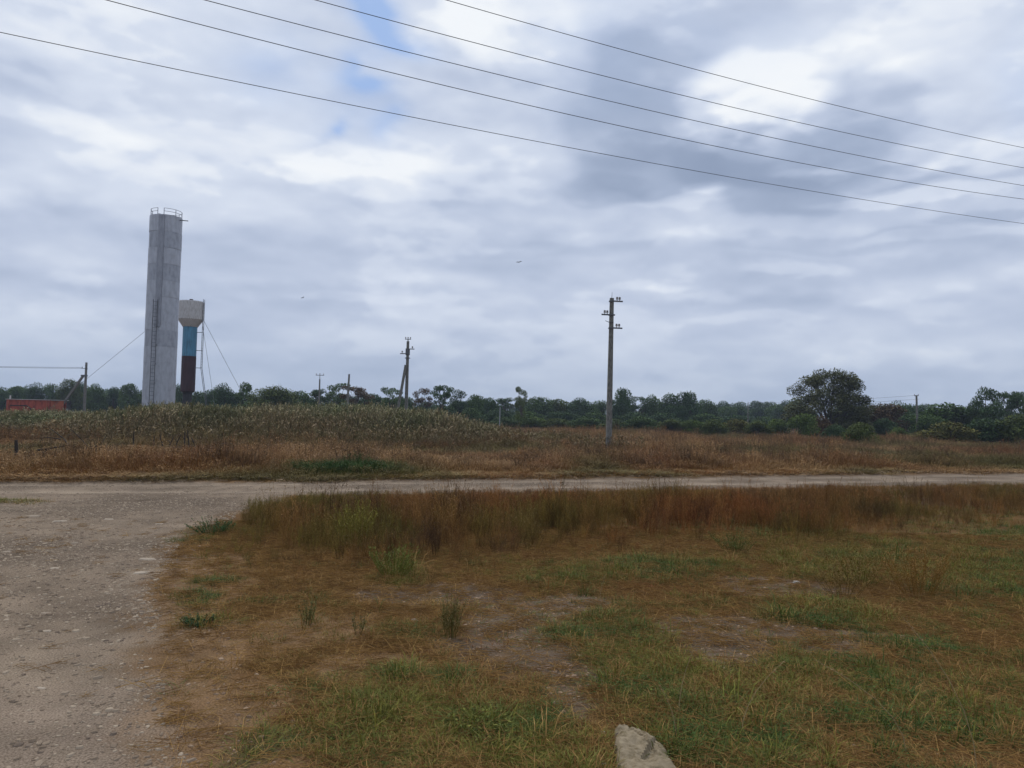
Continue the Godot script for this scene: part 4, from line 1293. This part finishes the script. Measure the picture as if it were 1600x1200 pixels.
func build_old_tower():
	var t := thing("water_tower", "old water tower with stained white tank on a blue and maroon column", "water tower", Vector3(-40.85, 0, -97.0))
	part("footing", lathe([[0.55, 0.0], [0.55, 4.0], [0.62, 4.2]], 20), M.dark_metal, t)
	part("lower_column", lathe([[0.62, 4.2], [0.86, 4.35], [0.86, 8.75]], 28), M.maroon, t)
	part("upper_column", lathe([[0.852, 8.75], [0.852, 12.5]], 28), M.blue, t)
	part("tank_cone", lathe([[0.9, 12.45], [1.50, 13.35]], 32), M.tank, t)
	part("tank", lathe([[1.50, 13.35], [1.53, 13.4], [1.53, 15.6], [1.48, 15.7], [0.3, 15.85], [0.0, 15.86]], 32), M.tank, t)
	part("hatch", lathe([[0.22, 15.8], [0.22, 16.0], [0.0, 16.02]], 12), M.rust, t)
	var lad := Node3D.new()
	lad.name = "ladder"
	t.add_child(lad)
	for s in [-0.2, 0.2]:
		part("rail", beam(Vector3(1.62, 7.3, s), Vector3(1.62, 16.0, s), 0.035, 0.035, 6), M.steel, lad)
		part("rail", beam(Vector3(1.62, 7.3, s), Vector3(2.35, 3.0, s), 0.035, 0.035, 6), M.steel, lad)
		part("rail", beam(Vector3(2.35, 3.0, s), Vector3(2.75, 0.0, s), 0.035, 0.035, 6), M.steel, lad)
	for k in 25:
		part("rung", beam(Vector3(1.62, 7.4 + k * 0.34, -0.2), Vector3(1.62, 7.4 + k * 0.34, 0.2), 0.018, 0.018, 5), M.steel, lad)
	for y in [7.3, 9.5, 11.8]:
		part("bracket", beam(Vector3(0.84, y, 0.0), Vector3(1.62, y, 0.0), 0.04, 0.04, 6), M.steel, lad)
	for w in [[Vector3(1.53, 13.4, 0.3), Vector3(5.5, 0.0, 4.0)], [Vector3(1.53, 13.4, -0.3), Vector3(8.3, 0.0, -3.0)]]:
		part("guy_wire", beam(w[0], w[1], 0.02, 0.02, 4), M.steel, t)

# ------------------------------------------------------------------ poles and wires
func insulator_at(parent: Node, p: Vector3, s := 1.0):
	var pin := part("insulator", lathe([[0.018, 0.0], [0.018, 0.06], [0.06, 0.065], [0.055, 0.10], [0.035, 0.115], [0.055, 0.13], [0.045, 0.17], [0.0, 0.185]], 10), M.insulator, parent, p)
	pin.scale = Vector3.ONE * s

func concrete_pole(label: String, where: Vector3, h: float, w0: float, w1: float, turn := 0.0, group := "") -> Node3D:
	var t := thing("power_pole", label, "pole", where, group)
	t.rotation.y = turn
	var st := new_st()
	taper_box(st, Vector3(0, -0.05, 0), Vector2(w0, w0 * 0.92), Vector2(w1, w1 * 0.92), h + 0.05, w1 * 0.14)
	part("shaft", st.commit(), M.pole, t)
	return t

func bracket_arm(t: Node3D, y: float, half: float, dir: float, n_ins := 2, length := 0.42):
	var arm := Node3D.new()
	arm.name = "bracket_arm"
	t.add_child(arm, true)
	part("bar", bx(Vector3(dir * (half + length) / 2 - dir * 0.06, y, 0.13), Vector3(half + length + 0.2, 0.075, 0.06)), M.steel, arm)
	part("clamp", bx(Vector3(0, y, 0), Vector3(half * 2.0 + 0.05, 0.05, half * 2.0 + 0.03)), M.steel, arm)
	for k in n_ins:
		insulator_at(arm, Vector3(dir * (length - 0.02 - 0.14 * k), y + 0.03, 0.13), 1.15)

func strut(t: Node3D, top: Vector3, foot: Vector3, w: float):
	var d := foot - top
	var st := new_st()
	var b := Basis.looking_at(d.normalized(), Vector3(0, 0, 1))
	box(st, Transform3D(b, (top + foot) / 2), Vector3(w, w, d.length()))
	part("strut", st.commit(), M.pole, t)

func hang(called: String, label: String, category: String, a: Vector3, b: Vector3, sag: float, r: float, group := ""):
	var st := new_st()
	var pts := []
	var n := 28
	for k in n + 1:
		var u := float(k) / n
		pts.append(a.lerp(b, u) - Vector3(0, sag * 4.0 * u * (1.0 - u), 0))
	for k in n:
		tube(st, pts[k], pts[k + 1], r, r, 6, k == 0 or k == n - 1)
	var o := part(called, st.commit(), M.wire, self)
	tag(o, label, category, group)

func build_poles():
	# bare concrete pole across the road
	var t := concrete_pole("bare concrete power pole with three short insulator arms across the road", Vector3(5.2, 0, -41.0), 8.3, 0.30, 0.20, 0.1)
	t.rotation.z = -0.006
	bracket_arm(t, 8.12, 0.11, 1.0)
	bracket_arm(t, 7.38, 0.11, -1.0)
	bracket_arm(t, 6.68, 0.115, 1.0)
	part("top_pin", beam(Vector3(0, 8.3, 0), Vector3(0.01, 8.62, 0), 0.014, 0.008, 6), M.steel, t)
	var hk := new_st()
	tube_path(hk, [Vector3(0.1, 6.98, 0.1), Vector3(-0.15, 6.98, 0.12), Vector3(-0.36, 7.05, 0.14)], 0.025, 0.014, 6)
	part("hook", hk.commit(), M.steel, t)
	# pole with a strut beyond the reeds
	var p2 := concrete_pole("concrete power pole with a leaning strut behind the reeds", Vector3(-8.75, 0, -64.0), 8.0, 0.30, 0.21, 0.0)
	strut(p2, Vector3(-0.1, 6.0, 0.2), Vector3(-0.95, 0.0, 0.5), 0.2)
	part("top_bar", bx(Vector3(0, 8.18, 0), Vector3(0.5, 0.06, 0.06)), M.steel, p2)
	for s in [-0.2, 0.0, 0.2]: insulator_at(p2, Vector3(s, 8.2, 0.0), 0.9)
	part("top_bar", bx(Vector3(0, 8.08, 0), Vector3(0.07, 0.2, 0.07)), M.steel, p2)
	bracket_arm(p2, 7.35, 0.11, 1.0, 1)
	bracket_arm(p2, 6.95, 0.11, -1.0, 1, 0.46)
	part("collar", bx(Vector3(0, 6.6, 0), Vector3(0.40, 0.06, 0.34)), M.steel, p2)
	part("collar", bx(Vector3(0, 7.1, 0), Vector3(0.33, 0.5, 0.3)), M.steel, p2)
	# two distant poles
	var p3 := concrete_pole("thin distant pole with a small crossarm among the airy trees", Vector3(-32.4, 0, -118.0), 7.2, 0.28, 0.18)
	part("mast", beam(Vector3(0, 7.2, 0), Vector3(0, 8.1, 0), 0.05, 0.04, 8), M.steel, p3)
	part("crossarm", bx(Vector3(0, 7.8, 0), Vector3(1.3, 0.08, 0.08)), M.steel, p3)
	for s in [-0.55, 0.0, 0.55]: insulator_at(p3, Vector3(s, 7.84, 0), 1.2)
	p3.position = Vector3(-29.5, 0, -118.0)
	concrete_pole("plain distant pole without crossarm rising from the airy trees", Vector3(-24.4, 0, -114.0), 7.85, 0.34, 0.24).rotation.z = -0.03
	# pole at the edge of the trees on the right
	var p5 := concrete_pole("pale pole standing before the trees by the broad olive bush", Vector3(53.2, 0, -100.8), 6.0, 0.28, 0.19)
	p5.rotation.z = 0.03
	part("crossarm", bx(Vector3(0, 5.93, 0), Vector3(0.6, 0.07, 0.07)), M.steel, p5)
	for s in [-0.25, 0.25]: insulator_at(p5, Vector3(s, 5.96, 0), 1.0)
	var p6 := concrete_pole("thin pale pole far off before the dark belt of trees", Vector3(43.0, 0, -140.0), 5.6, 0.18, 0.13)
	insulator_at(p6, Vector3(0, 5.6, 0), 1.0)
	var slim := part("slim_post", beam(Vector3(0, -0.05, 0), Vector3(0.02, 3.2, 0), 0.06, 0.05, 8), M.steel_pale, self, Vector3(-1.5, 0, -100.0))
	tag(slim, "slim pale post at the right end of the reeds", "post")
	# pole by the red shed
	var p7 := concrete_pole("pale concrete pole with a strut beside the red shed", Vector3(-59.3, 0, -107.0), 8.3, 0.34, 0.24, 0.0)
	strut(p7, Vector3(-0.25, 6.5, 0.1), Vector3(-4.4, 0.0, 0.4), 0.26)
	bracket_arm(p7, 7.45, 0.13, -1.0, 1, 0.5)
	part("strut_clamp", bx(Vector3(-0.2, 6.45, 0.05), Vector3(0.75, 0.22, 0.4)), M.steel, p7)
	for k in 2:
		hang("service_wire", "thin wire running from the pole by the red shed out over the field", "wire", Vector3(-59.9, 7.6 - 0.14 * k, -107.0), Vector3(-112.0, 7.9 - 0.14 * k, -96.0 + 3.0 * k), 0.5, 0.022, "wires left of the red shed")
	for k in 2:
		hang("service_wire", "faint wire strung between the thin pale poles before the trees", "wire", Vector3(43.0 + 0.1 * k, 5.65 - 0.6 * k, -140.0), Vector3(53.2 + 0.2 * k, 6.0 - 0.5 * k, -100.8), 0.25, 0.014, "wires between the pale poles")

func build_line():
	# the five wires overhead, between two poles that stand outside the picture
	var ang := deg_to_rad(27.0)
	var dir := Vector3(cos(ang), 0, -sin(ang))
	var mid := Vector3(0, 1.7, -15.0)
	var s0 := -24.0
	var s1 := 30.0
	var wires := [[5.568, 0.0148, 0.0012], [6.27, 0.0, 0.0022], [6.743, 0.0049, 0.0017], [7.252, 0.005, 0.0018], [7.93, 0.0028, 0.0017]]
	var names := ["lowest of the five overhead wires, set apart from the rest", "second lowest of the five overhead wires crossing the sky", "middle one of the five overhead wires crossing the sky", "second highest of the five overhead wires crossing the sky", "highest of the five overhead wires crossing the sky"]
	for i in 5:
		var w: Array = wires[i]
		var st := new_st()
		var prev := Vector3.ZERO
		for k in 61:
			var s := lerpf(s0, s1, k / 60.0)
			var p := mid + dir * s + Vector3(0, w[0] + w[1] * s + w[2] * s * s, 0)
			if k > 0: tube(st, prev, p, 0.0065 if i > 0 else 0.0058, 0.0065 if i > 0 else 0.0058, 6, k == 1 or k == 60)
			prev = p
		var o := part("overhead_wire", st.commit(), M.wire, self)
		tag(o, names[i], "wire")
	for e in [[s0, "concrete pole holding the near end of the overhead wires"], [s1, "concrete pole holding the far end of the overhead wires"]]:
		var s: float = e[0]
		var t := concrete_pole(e[1], Vector3(mid.x, 0, mid.z) + dir * s + Vector3(sin(ang), 0, cos(ang)) * -0.14, 11.6, 0.3, 0.2, ang)
		for w in wires:
			var y: float = 1.7 + w[0] + w[1] * s + w[2] * s * s
			part("bar", bx(Vector3(0, y - 0.2, 0.1), Vector3(0.08, 0.06, 0.2)), M.steel, t)
			insulator_at(t, Vector3(0, y - 0.18, 0.14), 1.0)

# ------------------------------------------------------------------ shed and birds
func build_shed():
	var t := thing("red_shed", "long low red metal shed half hidden by the reeds", "shed", Vector3(-65.2, 0, -105.0))
	part("front_wall", bx(Vector3(-0.6, 1.45, 0), Vector3(6.0, 2.9, 0.12)), M.red, t)
	var e := new_st()
	box(e, Transform3D(Basis(Vector3.UP, 0.55), Vector3(3.05, 1.42, -0.45)), Vector3(1.5, 2.84, 0.12))
	part("end_wall", e.commit(), M.red_faded, t)
	part("back_wall", bx(Vector3(-0.3, 1.4, -2.6), Vector3(6.6, 2.8, 0.12)), M.red, t)
	part("end_wall", bx(Vector3(-3.55, 1.42, -1.3), Vector3(0.12, 2.84, 2.5)), M.red_faded, t)
	part("roof", bx(Vector3(-0.2, 2.95, -1.3), Vector3(7.0, 0.07, 3.0)), M.pale_trim, t)
	for x in [-3.3, -1.7, 1.9]:
		part("wall_rib", bx(Vector3(x, 1.45, 0.1), Vector3(0.09, 2.8, 0.08)), M.red_faded, t)
	var d := new_st()
	tube_path(d, [Vector3(-3.0, 2.1, 0.12), Vector3(-0.8, 2.12, 0.12), Vector3(-0.2, 1.7, 0.12), Vector3(-0.1, 0.4, 0.12)], 0.07, 0.07, 6)
	part("drain_pipe", d.commit(), M.dark_metal, t)
	part("vent_pipe", beam(Vector3(-3.4, 2.9, -0.4), Vector3(-3.4, 3.45, -0.4), 0.1, 0.1, 10), M.pale_trim, t)

func build_birds():
	for b in [[Vector3(0.52, 20.2, -90.0), 0.5, "small dark bird flying high above the concrete pole"], [Vector3(-33.1, 20.0, -120.0), -0.6, "small dark bird flying low to the right of the towers"]]:
		var t := thing("bird", b[2], "bird", b[0])
		t.rotation.y = b[1]
		t.rotation.z = 0.25
		part("body", lathe([[0.0, -0.16], [0.035, -0.1], [0.05, 0.0], [0.035, 0.1], [0.03, 0.14], [0.0, 0.19]], 10), M.bird, t).rotation.x = PI / 2
		for s in [-1.0, 1.0]:
			var st := new_st()
			var q := [Vector3(s * 0.03, 0.02, -0.07), Vector3(s * 0.22, 0.11, -0.08), Vector3(s * 0.42, 0.05, 0.03), Vector3(s * 0.2, 0.09, 0.07), Vector3(s * 0.03, 0.02, 0.07)]
			for k in range(1, 4):
				tri_out(st, q[0], q[k], q[k + 1], Vector3(0, -1, 0))
				tri_out(st, q[0] - Vector3(0, 0.012, 0), q[k] - Vector3(0, 0.012, 0), q[k + 1] - Vector3(0, 0.012, 0), Vector3(0, 1, 0))
			part("wing", st.commit(), M.bird, t)

# ------------------------------------------------------------------ build
func _ready():
	var cam := Camera3D.new()
	cam.name = "camera"
	add_child(cam)
	cam.position = Vector3(0, 1.7, 0)
	cam.rotation_degrees = Vector3(2.618, 0, 1.25)
	cam.fov = 53.02
	cam.near = 0.05
	cam.far = 4000.0
	cam.current = true
	n_lo.frequency = 0.01; n_lo.seed = 2; n_lo.fractal_octaves = 3
	n_mid.frequency = 0.08; n_mid.seed = 9; n_mid.fractal_octaves = 3
	n_hi.frequency = 0.08; n_hi.seed = 4; n_hi.fractal_octaves = 3
	var env := Environment.new()
	env.background_mode = Environment.BG_SKY
	env.sky = make_sky()
	env.tonemap_mode = Environment.TONE_MAPPER_LINEAR
	env.tonemap_exposure = 1.0
	env.fog_enabled = true
	env.fog_density = 0.00042
	env.fog_light_color = Color(0.80, 0.86, 0.95)
	env.sdfgi_enabled = true
	env.ssao_enabled = true
	env.ssil_enabled = true
	var we := WorldEnvironment.new()
	we.name = "world"
	we.environment = env
	add_child(we)
	var sun := DirectionalLight3D.new()
	sun.name = "sun"
	sun.light_energy = 0.4
	sun.light_angular_distance = 14.0
	sun.light_color = Color(1.0, 0.96, 0.9)
	sun.shadow_enabled = true
	sun.rotation_degrees = Vector3(-52, 215, 0)
	add_child(sun)
	print("sky ", Time.get_ticks_msec())

	make_materials()
	build_ground()
	print("ground ", Time.get_ticks_msec())
	make_prototypes()
	build_trees()
	print("trees ", Time.get_ticks_msec())
	build_tall_tower()
	build_old_tower()
	build_poles()
	build_line()
	build_shed()
	print("built ", Time.get_ticks_msec())
	build_reeds()
	build_meadow()
	print("meadow ", Time.get_ticks_msec())
	build_weeds()
	build_short_grass()
	build_straw()
	print("grass ", Time.get_ticks_msec())
	build_gravel()
	build_clods()
	build_stones()
	build_slab()
	build_plants()
	build_dead_wood()
	build_birds()
	print("done ", Time.get_ticks_msec())
